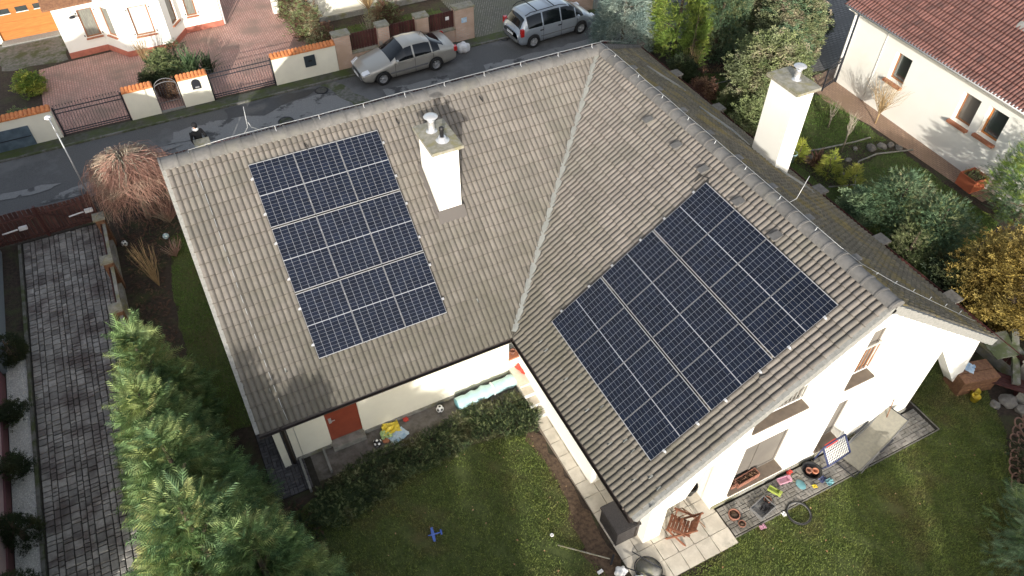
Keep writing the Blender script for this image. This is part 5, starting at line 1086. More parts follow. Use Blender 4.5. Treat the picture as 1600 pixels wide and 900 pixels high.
bare(-14.35, 3.3, 1.5, 34, 'twigtan', 'tan bare stems leaning over the pillar fence', 11, .45, lean=(-.15, .6), r0=.017)
bare(14.0, -.3, 1.9, 90, 'twigtan', 'bare young tree against the white neighbour wall', 12, 1.0, .8, 'bare_tree', cat='tree', r0=.011)
bare(11.25, -1.2, 1.9, 26, 'palebark', 'thin bare sapling standing in the rock bed', 13, .3, 1.3, 'bare_tree', cat='tree', r0=.009)
bare(12.0, .35, 1.3, 16, 'palebark', 'thin bare sapling on the lawn above the rock bed', 14, .3, .6, 'bare_tree', cat='tree', r0=.008)
bare(-12.6, 17.8, 1.7, 60, 'twigtan', 'leafless shrub below the left bay window', 15, .5, .3)
bare(-1.9, 18.0, 2.4, 120, 'twigtan', 'brown leafless tree at the top edge by the cream building', 16, 1.3, .8, 'bare_tree', cat='tree', r0=.016)
bare(-2.7, 15.4, 1.5, 26, 'palebark', 'pale bare sapling behind the first board panel', 17, .55, .3, 'bare_tree', cat='tree')
bare(9.2, 6.2, 1.5, 44, 'twigtan', 'bare stems below the small yellow-green thuja', 18, .55)
bare(-13.6, 4.5, .6, 60, 'twigred', 'low red-brown bare shrub beside the shaded lawn', 19, .5)
bare(-13.5, 6.4, 1.2, 110, 'twigred', 'red-brown bare shrub at the roof corner', 20, .8)
# stones in the rock bed
sm_ = []
for k in range(3):
    bm = bmesh.new(); bmesh.ops.create_icosphere(bm, subdivisions=2, radius=.2); r = random.Random(k)
    for v in bm.verts: v.co *= r.uniform(.75, 1.15); v.co.z *= .6
    me = bpy.data.meshes.new('rock'); bm.to_mesh(me); bm.free(); me.materials.append(MT['stone']); sm_.append(me)
for k, (x, y, s) in enumerate(((9.75, -.95, 1.1), (10.7, -1.35, .9), (11.1, -1.75, .7), (12.5, -1.55, 1.3), (12.95, -1.65, 1.1), (13.35, -1.75, .9), (13.5, -2.05, .9), (10.25, -2.3, .6), (11.9, -1.3, .6), (10.5, .9, 1.4), (10.9, 1.2, 1.2))):
    o = mesh_obj('rock', sm_[k % 3]); o.location = (x, y, .05); o.scale = (s, s * .8, s); o.rotation_euler = (0, 0, k * 1.3)
    tag(o, 'grey garden rock ' + ['left of the larger lime dwarf conifer', 'in the middle of the dark bed', 'under the thin bare sapling of the bed', 'large and round at the right half of the bed', 'next to the largest round bed rock', 'third of the bed rocks before the brick path', 'last in the bed before the brick path', 'small, at the lower lawn edging', 'small, at the upper lawn edging', 'large, on the lawn beside the tall chimney', 'second, on the lawn beside the tall chimney'][k], 'rock', 'rocks in the neighbour garden')
q = MB()
for pts in ([(9.2, -2.7), (10.2, -3.05), (10.7, -2.55), (11.4, -2.0), (12.4, -1.95), (13.9, -2.4)], [(9.1, -.35), (10.6, -.7), (12.2, -.95), (13.0, -1.0)]): q.tube([(x, y, .06) for x, y in pts], .035, 5)
q.build('bed_edging', 'concrete', kind='stuff', label='thin pale edging around the rock bed', cat='edging')
tag(MB().tube([(9.0, 5.2, .05), (12.2, 5.0, .05)], .03, 5).build('bed_edging', 'concrete'), 'straight pale edging below the evergreen row', 'edging')
# ------------------------------------------------------------------ cars
def car(name, x, y, yaw, L_, W, paint, label, st, glass, wheels, R=.315, cat='car', van=False):
    """st: stations (x, halfwidth, belt z, top halfwidth, top z, sill z); glass: (side0, side1, pillars, wind0, wind1, rear0, rear1) in x"""
    e = empty(name, (x, y, 0), yaw, label=label, cat=cat, group='cars parked along the street')
    xs = sorted(set([round(v, 3) for v in np.arange(0, L_ + .001, .09)] + [s[0] for s in st] + [L_] + glass['cuts']))
    A = np.array(st); V = []; rows = []
    for xx in xs:
        w, zb, wr, zt, zf = [float(np.interp(xx, A[:, 0], A[:, k])) for k in range(1, 6)]
        arch = 0
        for xw in wheels:
            d = abs(xx - xw); Ra = R + .055
            if d < Ra: arch = max(arch, R + math.sqrt(Ra * Ra - d * d))
        z2 = max(zf + .08, arch); z3 = max(.46, min(arch + .05, zb - .14)) if arch else .46
        z4 = max(zb * .8, z3 + .05)
        half = [(0, zf), (w * .80, zf), (w * .97, z2), (w * 1.0, z3), (w * .995, z4), (w * .955, zb), (wr, zt - .055), (wr * .80, zt - .012), (wr * .4, zt + .012), (0, zt + .018)]
        rows.append(half)
    n = len(rows[0]); m = 2 * n - 2
    for xx, hf in zip(xs, rows):
        ring = [(xx - L_ / 2, -yy, z) for yy, z in hf] + [(xx - L_ / 2, yy, z) for yy, z in reversed(hf[1:-1])]
        V += ring
    F_ = []; MI = []
    for i in range(len(xs) - 1):
        xm = (xs[i] + xs[i + 1]) / 2
        for k in range(m):
            F_.append((i * m + k, (i + 1) * m + k, (i + 1) * m + (k + 1) % m, i * m + (k + 1) % m))
            kk = k if k < n - 1 else m - 1 - k; mi = 0
            if kk == 5 and glass['side'][0] < xm < glass['side'][1] and not any(a < xm < c for a, c in glass['pillars']): mi = 1
            if kk in (6, 7, 8) and (glass['wind'][0] < xm < glass['wind'][1] or glass['rear'][0] < xm < glass['rear'][1]): mi = 1
            if kk == 6 and mi == 1 and False: mi = 0
            if kk in (0, 1): mi = 2
            MI.append(mi)
    F_ += [tuple(reversed(range(m))), tuple((len(xs) - 1) * m + k for k in range(m))]; MI += [0, 0]
    b = MB(); b.v = V; b.f = F_; b.m = MI; b.sm = [True] * len(F_)
    body = b.build('body', [paint, 'carglass', 'trim'], e); 
    for xw in wheels:
        for s in (-1, 1):
            w_ = empty_mesh = MB().lathe([(R - .11, -.10), (R - .02, -.10), (R, -.07), (R, .07), (R - .02, .10), (R - .11, .10), (R - .12, .05)], n=24)
            t = w_.build('wheel', 'rubber', e); t.matrix_local = Matrix.Translation((xw - L_ / 2, s * (W / 2 - .095), R)) @ Matrix.Rotation(-PI / 2 * s, 4, 'X')
            rm = MB().lathe([(R - .105, .055), (R - .125, .06), (R - .13, .02), (.05, .04), (.04, .07), (.001, .075)], n=24)
            rm.build('rim', 'bumpertrim', t)
            sp = MB()
            for q in range(7): an = q * 2 * PI / 7; c, s2 = math.cos(an), math.sin(an); rr = R - .12; sp.add([(c * .05 - s2 * .028, s2 * .05 + c * .028, .078), (c * .05 + s2 * .028, s2 * .05 - c * .028, .078), (c * rr + s2 * .035, s2 * rr - c * .035, .066), (c * rr - s2 * .035, s2 * rr + c * .035, .066)], [(3, 2, 1, 0)])
            sp.lathe([(.055, .076), (.05, .085), (.001, .088)], n=10); sp.lathe([(R - .128, .058), (R - .122, .072), (R - .105, .066)], n=24)
            sp.build('spokes', 'rim', t, kind='stuff')
    return e, lambda xx: xx - L_ / 2
def skin_at(st, xx, k): return float(np.interp(xx, [s[0] for s in st], [s[k] for s in st]))
# sedan, nose to the left (-x): station x measured from the nose
OS = [(0, .62, .52, .55, .62, .30), (.10, .76, .60, .66, .70, .22), (.35, .84, .68, .72, .80, .19), (.9, .875, .80, .76, .90, .18), (1.25, .88, .86, .78, .97, .18), (1.42, .88, .90, .72, 1.03, .18), (1.75, .885, .92, .66, 1.24, .18), (2.10, .885, .93, .60, 1.42, .18), (2.5, .885, .94, .59, 1.46, .18), (3.1, .885, .95, .57, 1.43, .18),
      (3.45, .88, .96, .57, 1.33, .18), (3.95, .87, .97, .64, 1.10, .19), (4.15, .86, .96, .68, 1.04, .20), (4.42, .83, .93, .68, 1.02, .22), (4.52, .79, .86, .66, .93, .26), (4.57, .70, .75, .60, .80, .32)]
og = dict(side=(1.55, 3.72), pillars=[(2.42, 2.50), (1.42, 1.60), (3.30, 3.36)], wind=(1.36, 2.06), rear=(3.36, 3.98), cuts=[2.42, 2.50, 1.6, 3.30, 3.36, 2.06, 1.36, 3.98, 3.72])
oc, X_ = car('parked_sedan', -2.06, 12.62, math.radians(2.7), 4.57, 1.77, 'champagne', 'champagne silver sedan parked close to the brick fence', OS, og, (.90, 3.48))
def bit(e, name, mat, *boxes, **kw):
    b = MB()
    for x in boxes: b.box(*x)
    return b.build(name, mat, e, **kw)
for s in (-1, 1):
    q = MB(); q.add([(X_(.03), s * .48, .56), (X_(.05), s * .72, .58), (X_(.36), s * .80, .70), (X_(.34), s * .60, .765), (X_(.10), s * .50, .665)], [(0, 1, 2, 3, 4) if s > 0 else (4, 3, 2, 1, 0)]); 
    P = [Vector(v) + Vector((-.03, s * .03, .045)) for v in q.v]; q = MB().add(P + [Vector(v) - Vector((-.03, s * .03, .10)) for v in P], [(0, 1, 2, 3, 4), (9, 8, 7, 6, 5)] + [(i, i + 5, (i + 1) % 5 + 5, (i + 1) % 5) for i in range(5)])
    q.build('headlight', 'lamp', oc, fix=True)
    MB().cbox((X_(4.50), s * .74, .80), .16, .17, .22).build('tail_light', 'redlamp', oc)
    MB().cbox((X_(1.62), s * .95, .98), .13, .20, .13, bev=.3).build('mirror', 'champagne', oc)
    MB().box(X_(1.25), X_(3.05), min(s * .87, s * .905), max(s * .87, s * .905), .46, .53).build('side_trim', 'bumpertrim', oc)
    for xx in (2.18, 3.05): MB().box(X_(xx), X_(xx + .17), min(s * .87, s * .90), max(s * .87, s * .90), .80, .83).build('door_handle', 'champagne', oc)
    for xx in (1.50, 2.46, 3.36): MB().box(X_(xx), X_(xx + .012), min(s * .86, s * .889), max(s * .86, s * .889), .28, .90).build('door_gap', 'trim', oc)
bit(oc, 'grille', 'trim', (X_(-.035), X_(.08), -.36, .36, .50, .62)); bit(oc, 'bumper_trim', 'bumpertrim', (X_(-.03), X_(.12), -.62, .62, .36, .42)); bit(oc, 'number_plate', 'white', (X_(-.045), X_(-.028), -.26, .26, .37, .48)); bit(oc, 'number_plate', 'white', (X_(4.56), X_(4.585), -.26, .26, .66, .78))
q = MB().tube([(X_(3.1), 0, 1.44), (X_(3.2), 0, 1.62)], .008, 5).build('antenna', 'black', oc)
# minivan, nose to the right: stations from the tail
ZS = [(0, .66, .62, .55, .80, .34), (.06, .80, .80, .66, .90, .26), (.14, .85, .93, .62, 1.02, .22), (.30, .865, .98, .60, 1.34, .20), (.50, .87, 1.0, .59, 1.55, .19), (.9, .872, 1.0, .60, 1.60, .18), (2.0, .872, .98, .61, 1.62, .18), (2.7, .872, .96, .61, 1.58, .18), (3.05, .87, .95, .62, 1.46, .18), (3.35, .87, .93, .68, 1.26, .18), (3.62, .865, .92, .74, 1.03, .18),
      (3.85, .86, .86, .74, .95, .18), (4.10, .83, .74, .70, .83, .19), (4.25, .76, .60, .62, .68, .24), (4.32, .60, .50, .52, .56, .32)]
zg_ = dict(side=(.48, 3.58), pillars=[(1.27, 1.34), (2.28, 2.35), (3.12, 3.18)], wind=(2.86, 3.60), rear=(.14, .40), cuts=[1.27, 1.34, 2.28, 2.35, 3.12, 3.18, 2.86, 3.60, .14, .40, .48, 3.58])
zc_, X_ = car('parked_minivan', 5.42, 12.60, math.radians(3.9), 4.32, 1.74, 'silver', 'silver grey minivan with black roof bars on the street', ZS, zg_, (.78, 3.47), R=.32)
for s in (-1, 1):
    MB().cbox((X_(.16), s * .80, .88), .17, .14, .34).build('tail_light', 'redlamp', zc_)
    MB().cbox((X_(4.14), s * .66, .70), .26, .26, .13).build('headlight', 'lamp', zc_)
    MB().cbox((X_(3.22), s * .95, 1.0), .12, .20, .15, bev=.3).build('mirror', 'silver', zc_)
    MB().tube([(X_(.45), s * .57, 1.56), (X_(.7), s * .60, 1.68), (X_(2.3), s * .61, 1.69), (X_(2.7), s * .60, 1.60)], .018, 6).build('roof_rail', 'black', zc_)
    for xx in (1.12, 2.12): MB().box(X_(xx), X_(xx + .18), min(s * .86, s * .895), max(s * .86, s * .895), .80, .84).build('door_handle', 'black', zc_)
    MB().box(X_(1.15), X_(3.1), min(s * .86, s * .887), max(s * .86, s * .887), .50, .54).build('side_trim', 'bumpertrim', zc_)
    for xx in (1.30, 2.31, 3.2): MB().box(X_(xx), X_(xx + .012), min(s * .85, s * .879), max(s * .85, s * .879), .28, .95).build('door_gap', 'trim', zc_)
for xx in (1.05, 2.0): MB().beam((X_(xx), -.60, 1.71), (X_(xx), .60, 1.71), .04, .03).build('crossbar', 'black', zc_)
bit(zc_, 'bumper_trim', 'bumpertrim', (X_(-.03), X_(.1), -.70, .70, .42, .52)); bit(zc_, 'number_plate', 'white', (X_(-.045), X_(-.02), -.26, .26, .60, .70)); bit(zc_, 'grille', 'trim', (X_(4.22), X_(4.34), -.34, .34, .42, .52))
# ------------------------------------------------------------------ person behind the ridge, seen over the street fence
def skin_body(name, nodes, edges, mat, parent, sub=2, root=0):
    me = bpy.data.meshes.new(name); me.from_pydata([n[0] for n in nodes], edges, []); me.materials.append(MT[mat]); o = bpy.data.objects.new(name, me); COL.objects.link(o); o.parent = parent
    sk = o.modifiers.new('skin', 'SKIN'); sk.use_smooth_shade = True; o.modifiers.new('sub', 'SUBSURF').levels = sub; o.modifiers['sub'].render_levels = sub
    for i, n in enumerate(nodes): o.data.skin_vertices[0].data[i].radius = (n[1], n[2] if len(n) > 2 else n[1])
    o.data.skin_vertices[0].data[root].use_root = True
    return o
pe = empty('person', (-11.6, 9.55, 0), math.radians(-70), label='person in black jacket and cap walking beside the street fence', cat='person')
N = [((0, 0, .95), .14, .11), ((0, 0, 1.15), .14, .12), ((0, .0, 1.36), .17, .12), ((0, .01, 1.48), .06, .06), ((.0, .20, 1.40), .065), ((.06, .27, 1.14), .055), ((.24, .24, .98), .045), ((0, -.20, 1.40), .065), ((.04, -.28, 1.14), .055), ((.20, -.25, .96), .045),
     ((0, .09, .88), .10), ((.10, .10, .50), .075), ((.02, .10, .10), .055), ((.16, .10, .05), .045), ((0, -.09, .88), .10), ((-.04, -.10, .50), .075), ((-.18, -.10, .12), .055), ((-.05, -.10, .05), .045)]
skin_body('body', N, [(0, 1), (1, 2), (2, 3), (2, 4), (4, 5), (5, 6), (2, 7), (7, 8), (8, 9), (0, 10), (10, 11), (11, 12), (12, 13), (0, 14), (14, 15), (15, 16), (16, 17)], 'blackcloth', pe)
hd = [((.0, 0, 1.46), .05), ((.01, 0, 1.56), .062, .07), ((.03, 0, 1.65), .078, .085), ((.02, 0, 1.73), .07, .075)]
ho = skin_body('head', hd, [(0, 1), (1, 2), (2, 3)], 'skin', pe)
MB().lathe([(.10, .0), (.108, .04), (.09, .10), (.05, .135), (.001, .145)], (.02, 0, 1.66), 14).add([(.09, -.07, 1.665), (.20, -.05, 1.655), (.20, .05, 1.655), (.09, .07, 1.665)], [(0, 1, 2, 3), (3, 2, 1, 0)]).build('cap', 'blackcloth', pe)
MB().lathe([(.10, 0), (.125, .03), (.115, .085), (.085, .10)], (.0, 0, 1.46), 14).build('scarf', 'bagwhite', pe)
MB().lathe([(.001, -.012), (.012, 0), (.001, .02)], (.118, 0, 1.60), 6).build('nose', 'skin', pe)
for s in (-1, 1):
    MB().lathe([(.001, 0), (.012, .012), (.001, .028)], (.03, s * .088, 1.60), 6).build('ear', 'skin', pe); MB().lathe([(.001, 0), (.007, .006), (.001, .012)], (.108, s * .03, 1.625), 6).build('eye', 'black', pe)
    hb_ = (.27, .235, .95) if s > 0 else (.23, -.25, .93); hn = [(hb_, .026, .034), ((hb_[0] + .06, hb_[1], hb_[2] - .035), .02, .036)]; ed = [(0, 1)]
    for k in range(4): 
        yy = (k - 1.5) * .019; L_ = (.055, .066, .062, .048)[k]; b0 = (hb_[0] + .095, hb_[1] + yy, hb_[2] - .06); hn += [(b0, .0095), ((b0[0] + L_ * .6, b0[1], b0[2] - L_ * .5), .0085), ((b0[0] + L_ * .7, b0[1], b0[2] - L_ * 1.0), .0075)]; i = len(hn); ed += [(1, i - 3), (i - 3, i - 2), (i - 2, i - 1)]
    hn += [((hb_[0] + .03, hb_[1] - s * .035, hb_[2] - .03), .011), ((hb_[0] + .06, hb_[1] - s * .05, hb_[2] - .06), .009)]; i = len(hn); ed += [(0, i - 2), (i - 2, i - 1)]
    skin_body('hand', hn, ed, 'skin', pe, 1)
# street lamp
la = empty('street_lamp', (-15.74, 7.95, 0), label='thin grey street lamp behind the driveway gate', cat='street lamp')
MB().tube([(0, 0, 0), (0, 0, 3.6)], [.035, .022], 10).build('pole', 'wire', la); MB().tube([(0, 0, 3.6), (-.02, .1, 3.85), (-.06, .35, 3.95), (-.1, .5, 3.9)], .022, 6).build('arm', 'wire', la)
MB().lathe([(.001, .09), (.10, .05), (.12, 0), (.06, -.05), (.001, -.06)], (-.11, .56, 3.88), 12).build('lamp_head', 'white', la)
# plastic bag by the sedan
bm = bmesh.new(); bmesh.ops.create_icosphere(bm, subdivisions=3, radius=.3); r = random.Random(4)
for v in bm.verts: v.co *= 1 + .22 * math.sin(v.co.x * 17 + 1) * math.sin(v.co.y * 19) + r.uniform(-.04, .04); v.co.z = max(v.co.z * .8, -.18)
me = bpy.data.meshes.new('rubbish_bag'); bm.to_mesh(me); bm.free(); me.materials.append(MT['bagwhite']); o = mesh_obj('rubbish_bag', me); o.location = (.95, 12.85, .2); o.scale = (1.1, .9, 1); tag(o, 'crumpled white bag on the street behind the sedan', 'bag')
# ------------------------------------------------------------------ things round the house
def put(o, x, y, z=0, rz=0): o.location = (x, y, z); o.rotation_euler = (0, 0, rz); return o
# rolled pool cover
b = MB(); nseg = 18; V = []; 
for i in range(nseg + 1):
    x = 1.95 * i / nseg; r_ = .19 + .022 * math.sin(i * 1.7) + .012 * math.sin(i * 4.1); V += [(x, r_ * math.cos(2 * PI * k / 14) * (1 + .1 * math.sin(k * 3 + i * .6)), r_ * math.sin(2 * PI * k / 14) * .9) for k in range(14)]
b.add(V, [(i * 14 + k, (i + 1) * 14 + k, (i + 1) * 14 + (k + 1) % 14, i * 14 + (k + 1) % 14) for i in range(nseg) for k in range(14)], 0, True)
ro = empty('rolled_cover', (-7.48, -5.58, .2), math.radians(1.5), label='rolled pale cyan plastic cover lying along the white wall', cat='roll')
b.build('roll', 'cyan', ro); MB().lathe([(.19, 0), (.15, .005), (.14, .02), (.10, .0), (.05, .02), (.001, .0)], n=14, mat=RY(-PI / 2)).build('roll_end', 'teal', ro); q = MB().lathe([(.20, -.02), (.215, 0), (.20, .02)], (.0, 0, 0), 14, mat=RY(PI / 2)).build('strap', 'bagwhite', ro); q.location = (1.15, 0, 0)
# footballs
def ball(x, y, r, m1, m2, label, name='football'):
    e = empty(name, (x, y, r), label=label, cat='ball'); MB().lathe([(r * math.sin(PI * k / 10), -r * math.cos(PI * k / 10)) for k in range(11)], n=14).build('skin', m1, e); q = MB()
    for (a, c) in ((0, PI / 2), (0, .5), (1.3, .5), (2.5, .6), (3.8, .5), (5, .5), (.6, -.3), (2, -.3), (4.4, -.3)):
        d = Vector((math.cos(a) * math.cos(c), math.sin(a) * math.cos(c), math.sin(c))); u = d.orthogonal().normalized(); w_ = d.cross(u); q.add([d * r * 1.012 + (u * math.cos(k * 1.2566) + w_ * math.sin(k * 1.2566)) * r * .34 - d * r * .05 * 1 for k in range(5)] + [d * r * 1.02], [(k, (k + 1) % 5, 5) for k in range(5)])
    q.build('patches', m2, e, kind='stuff'); return e
ball(-7.95, -5.45, .115, 'white', 'black', 'black and white football on the paving by the white wall')
ball(-9.93, -5.72, .12, 'black', 'white', 'dark ball with a white mark near the red door')
ball(-15.1, 5.85, .11, 'white', 'black', 'black and white football behind the pillar fence')
ball(-13.75, 5.6, .11, 'cyan', 'white', 'pale blue ball in the bed beside the shaded lawn')
# toys and packaging by the wall
def crumple(name, x, y, w_, h_, mat, label, cat, seed, z=.05, rz=0, amp=.04):
    b = MB(); g = random.Random(seed); n = 6; V = [(w_ * (i / n - .5) + g.uniform(-.02, .02), h_ * (j / n - .5) + g.uniform(-.02, .02), z + g.uniform(0, amp)) for i in range(n + 1) for j in range(n + 1)]
    b.add(V, [(i * (n + 1) + j, (i + 1) * (n + 1) + j, (i + 1) * (n + 1) + j + 1, i * (n + 1) + j + 1) for i in range(n) for j in range(n)]); V2 = [(v[0], v[1], .02) for v in V]; b.add(V2, [])
    o = b.build(name, mat); o.location = (x, y, 0); o.rotation_euler = (0, 0, rz); so_ = o.modifiers.new('thick', 'SOLIDIFY'); so_.thickness = .015; return tag(o, label, cat)
crumple('plastic_bag', -9.42, -5.42, .5, .36, 'yellow', 'crumpled yellow plastic bag by the white wall', 'bag', 1, amp=.12)
crumple('plastic_bag', -9.62, -5.55, .30, .28, M('green_film', (.42, .55, .25), rough=.4), 'pale green crumpled film beside the yellow bag', 'bag', 2, amp=.1)
crumple('magazine', -9.32, -5.72, .52, .34, 'paper', 'pale blue printed sheet lying before the yellow bag', 'sheet', 3, z=.06, rz=.35, amp=.02)
q = MB().lathe([(.05, 0), (.095, .01), (.10, .04), (.06, .05)], n=14).build('toy_ring', 'orange'); put(q, -9.68, -5.72, .03); tag(q, 'small orange and yellow toy ring near the dark ball', 'toy')
crumple('cloth', -8.95, -5.32, .12, .12, 'red', 'small red scrap at the foot of the white wall', 'scrap', 5)
crumple('towel', -5.28, -5.42, .30, .42, 'red', 'red cloth dropped on the landing in the inner corner', 'cloth', 6, z=.40, rz=.4, amp=.06)
put(MB().lathe([(.055, 0), (.08, .12), (.088, .12), (.088, .15), (.07, .15), (.065, .11), (.001, .10)], n=14).build('pot', 'terracotta'), -5.45, -5.10, .83); tag(bpy.data.objects['pot'], 'clay pot on the small window sill in the inner corner', 'pot')
# blue toy plane
pl = empty('toy_plane', (-9.52, -8.85, .06), math.radians(-10), label='blue toy aeroplane lying on the dark lawn', cat='toy plane'); pl.scale = (.8, .8, .8)
MB().lathe([(.001, -.24), (.022, -.20), (.024, .06), (.010, .22), (.001, .24)], n=8, mat=RY(PI / 2)).build('fuselage', 'blue', pl); MB().add([(-.10, -.24, .0), (-.03, -.25, .0), (-.01, 0, .012), (-.03, .25, .0), (-.10, .24, 0), (-.12, 0, .012)], [(0, 1, 2, 5), (5, 2, 3, 4)]).add([(-.10, -.24, -.008), (-.03, -.25, -.008), (-.01, 0, .0), (-.03, .25, -.008), (-.10, .24, -.008), (-.12, 0, .0)], [(5, 2, 1, 0), (4, 3, 2, 5)]).build('wing', 'blue', pl); MB().box(.17, .22, -.09, .09, .01, .018).build('tailplane', 'blue', pl); MB().box(.17, .23, -.004, .004, .01, .08).build('fin', 'blue', pl)
# storage box, teak chair, folded chair frame, pots on the slab terrace
bx = empty('storage_box', (-5.30, -10.78, .05), label='dark rattan storage box beside the corner pillar', cat='storage box')
MB().box(-.32, .32, -.38, .38, 0, .62).build('body', 'rattan', bx); MB().box(-.35, .35, -.41, .41, .62, .70).add([(-.33, -.39, .703), (.33, -.39, .703), (.33, .39, .703), (-.33, .39, .703), (0, -.39, .74), (0, .39, .74)], [(0, 1, 4), (1, 2, 5, 4), (2, 3, 5), (3, 0, 4, 5)]).build('lid', 'rattan', bx)
tc_ = empty('teak_chair', (-4.08, -11.55, .05), math.radians(128), label='folding teak chair standing on the pale slab terrace', cat='chair')
for k in range(6): MB().box(-.24 + k * .082, -.17 + k * .082, -.23, .23, .42, .44).build('seat_slat', 'teak', tc_)
for k in range(6): a = .02 + k * .085; MB().cbox((-.27 - .28 * a * 1.1, 0, .50 + a), .02, .44, .065, RY(-.3)).build('back_slat', 'teak', tc_)
for s in (-1, 1):
    MB().beam((-.45, s * .25, 1.02), (.18, s * .25, .0), .03, .045).build('leg', 'teak', tc_); MB().beam((.24, s * .22, .43), (-.32, s * .22, .0), .03, .045).build('leg', 'teak', tc_)
    MB().beam((-.34, s * .28, .66), (.22, s * .28, .66), .05, .03).build('armrest', 'teak', tc_); MB().beam((.14, s * .28, .66), (.14, s * .26, .40), .03, .03).build('arm_post', 'teak', tc_)
fr = empty('folded_chair', (-3.55, -11.35, .05), math.radians(10), label='thin folded chair frame beside the teak chair', cat='chair frame')
for s in (-1, 1): MB().tube([(-.20, s * .10 + .25, .03), (-.05, s * .10 + .12, .25), (.12, s * .10 - .2, .10), (.15, s * .10 - .35, .03)], .013, 6).build('leg', 'brownwood', fr)
MB().tube([(-.05, .22, .25), (-.05, .02, .25)], .012, 6).build('crossbar', 'brownwood', fr)
def pot(name, x, y, r, h, mat, label, z=.05, soil='soilbrown', cat='pot', square=None):
    e = empty(name, (x, y, z), label=label, cat=cat)
    MB().lathe([(r * .72, 0), (r, h * .82), (r * 1.1, h * .82), (r * 1.1, h), (r * .92, h), (r * .90, h * .85)], n=18).build('pot_body', mat, e); MB().lathe([(r * .9, h * .86), (.001, h * .88)], n=16).build('soil', soil, e); return e
pot('bucket', -3.12, -10.75, .19, .36, 'black', 'black bucket standing inside the covered terrace')
pot('flower_pot', -2.52, -11.86, .14, .20, 'terracotta', 'round terracotta pot at the corner of slab and paver terraces')
pot('flower_pot', -2.45, -12.12, .09, .10, 'terracotta', 'small clay saucer pot below the round terracotta pot', z=.04)
def box_planter(x, y, z, L_, W, mat, label, rz=0):
    e = empty('planter_box', (x, y, z), rz, label=label, cat='planter'); t = .02
    b = MB(); b.box(-L_ / 2, L_ / 2, -W / 2, -W / 2 + t, 0, .17).box(-L_ / 2, L_ / 2, W / 2 - t, W / 2, 0, .17).box(-L_ / 2, -L_ / 2 + t, -W / 2 + t, W / 2 - t, 0, .17).box(L_ / 2 - t, L_ / 2, -W / 2 + t, W / 2 - t, 0, .17); b.build('box', mat, e, kind='stuff'); MB().box(-L_ / 2 + t, L_ / 2 - t, -W / 2 + t, W / 2 - t, 0, .13).build('soil', 'soilbrown', e)
    g = np.random.default_rng(3); n = 60; P = np.stack([g.uniform(-L_ * .45, L_ * .45, n), g.uniform(-W * .4, W * .4, n), np.full(n, .14)], 1); D = g.normal(0, 1, (n, 3)); D[:, 2] = abs(D[:, 2]); scatter('dry_plants', P, D, .07, 'leaf', 'lf_brown', g, e, kind='stuff'); return e
box_planter(-1.75, -11.28, .44, .72, .20, 'terracotta', 'long terracotta planter on the sill of the lower left gable window', .05)
box_planter(-2.2, -11.27, .44, .16, .14, 'terracotta', 'small terracotta planter at the left end of the same sill')
# bbq tray / crate with dark things, paver terrace clutter
tr_ = empty('crate', (-1.68, -12.0, .05), math.radians(12), label='flat grey crate with dark rags near the slab terrace', cat='crate')
for (a, c, d, f) in ((-.28, .28, -.2, -.18), (-.28, .28, .18, .2), (-.28, -.26, -.18, .18), (.26, .28, -.18, .18)): MB().box(a, c, d, f, 0, .10).build('crate_side', 'bumpertrim', tr_)
MB().box(-.26, .26, -.18, .18, 0, .02).build('crate_bottom', 'bumpertrim', tr_); crumple('rag', -1.62, -12.03, .3, .2, 'blackcloth', 'black rag lying in the grey crate', 'rag', 9, z=.12, rz=.3, amp=.06)
pot('clay_bowl', -1.42, -11.88, .09, .07, 'terracotta', 'orange clay bowl beside the grey crate', z=.06)
def truck(x, y, rz, mat, label, L_=.42, W=.17):
    e = empty('toy_truck', (x, y, .05), rz, label=label, cat='toy'); e.scale = (.85, .85, .85); b = MB(); b.box(-L_ / 2, L_ / 2, -W / 2, W / 2, .05, .08); b.build('bed', mat, e)
    for (a, c, d, f) in ((-L_ / 2, L_ / 2, -W / 2, -W / 2 + .015), (-L_ / 2, L_ / 2, W / 2 - .015, W / 2), (-L_ / 2, -L_ / 2 + .015, -W / 2 + .015, W / 2 - .015)): MB().box(a, c, d, f, .08, .14).build('side_board', mat, e)
    MB().cbox((L_ / 2 - .05, 0, .13), .09, W * .9, .11, bev=.25).build('cab', mat, e)
    for a in (-.12, .12):
        for s in (-1, 1): MB().lathe([(.035, -.012), (.035, .012), (.001, .014)], (a, s * W / 2, .035), 10, mat=RX(PI / 2)).build('wheel', 'black', e)
    return e
truck(-1.10, -11.78, math.radians(-62), 'lime', 'lime green toy truck bed on the paved terrace'); truck(-.66, -11.64, math.radians(-8), 'pinkp', 'pink toy truck on the paved terrace by the wall', .44, .2)
q = MB(); q.tube([(.13 * math.cos(a) , .10 * math.sin(a), .02) for a in np.arange(0, 6.4, .35)], .011, 5); rk = q.build('jump_rope', 'mosscap'); put(rk, -.30, -11.72, .05); tag(rk, 'pale rope loop between pink truck and wire basket', 'rope')
rk = MB().lathe([(.001, .02), (.07, .03), (.11, .03), (.12, .04), (.11, .05), (.001, .045)], n=16).build('toy_disc', 'teal'); put(rk, -.33, -11.92, .04); rk.scale = (1, 1.3, 1); tag(rk, 'teal toy disc on the paved terrace', 'toy')
bs = empty('basket', (.12, -11.78, .05), label='black round basket holding clay pots and rags', cat='basket'); MB().lathe([(.17, 0), (.26, .18), (.27, .20), (.25, .20), (.16, .02), (.001, .02)], n=20).build('bowl', 'black', bs)
for (a, c, m) in ((-.06, .04, 'terracotta'), (.08, -.05, 'orange')): MB().lathe([(.06, .05), (.09, .20), (.07, .20), (.05, .1), (.001, .09)], (a, c, 0), 12).build('pot', m, bs)
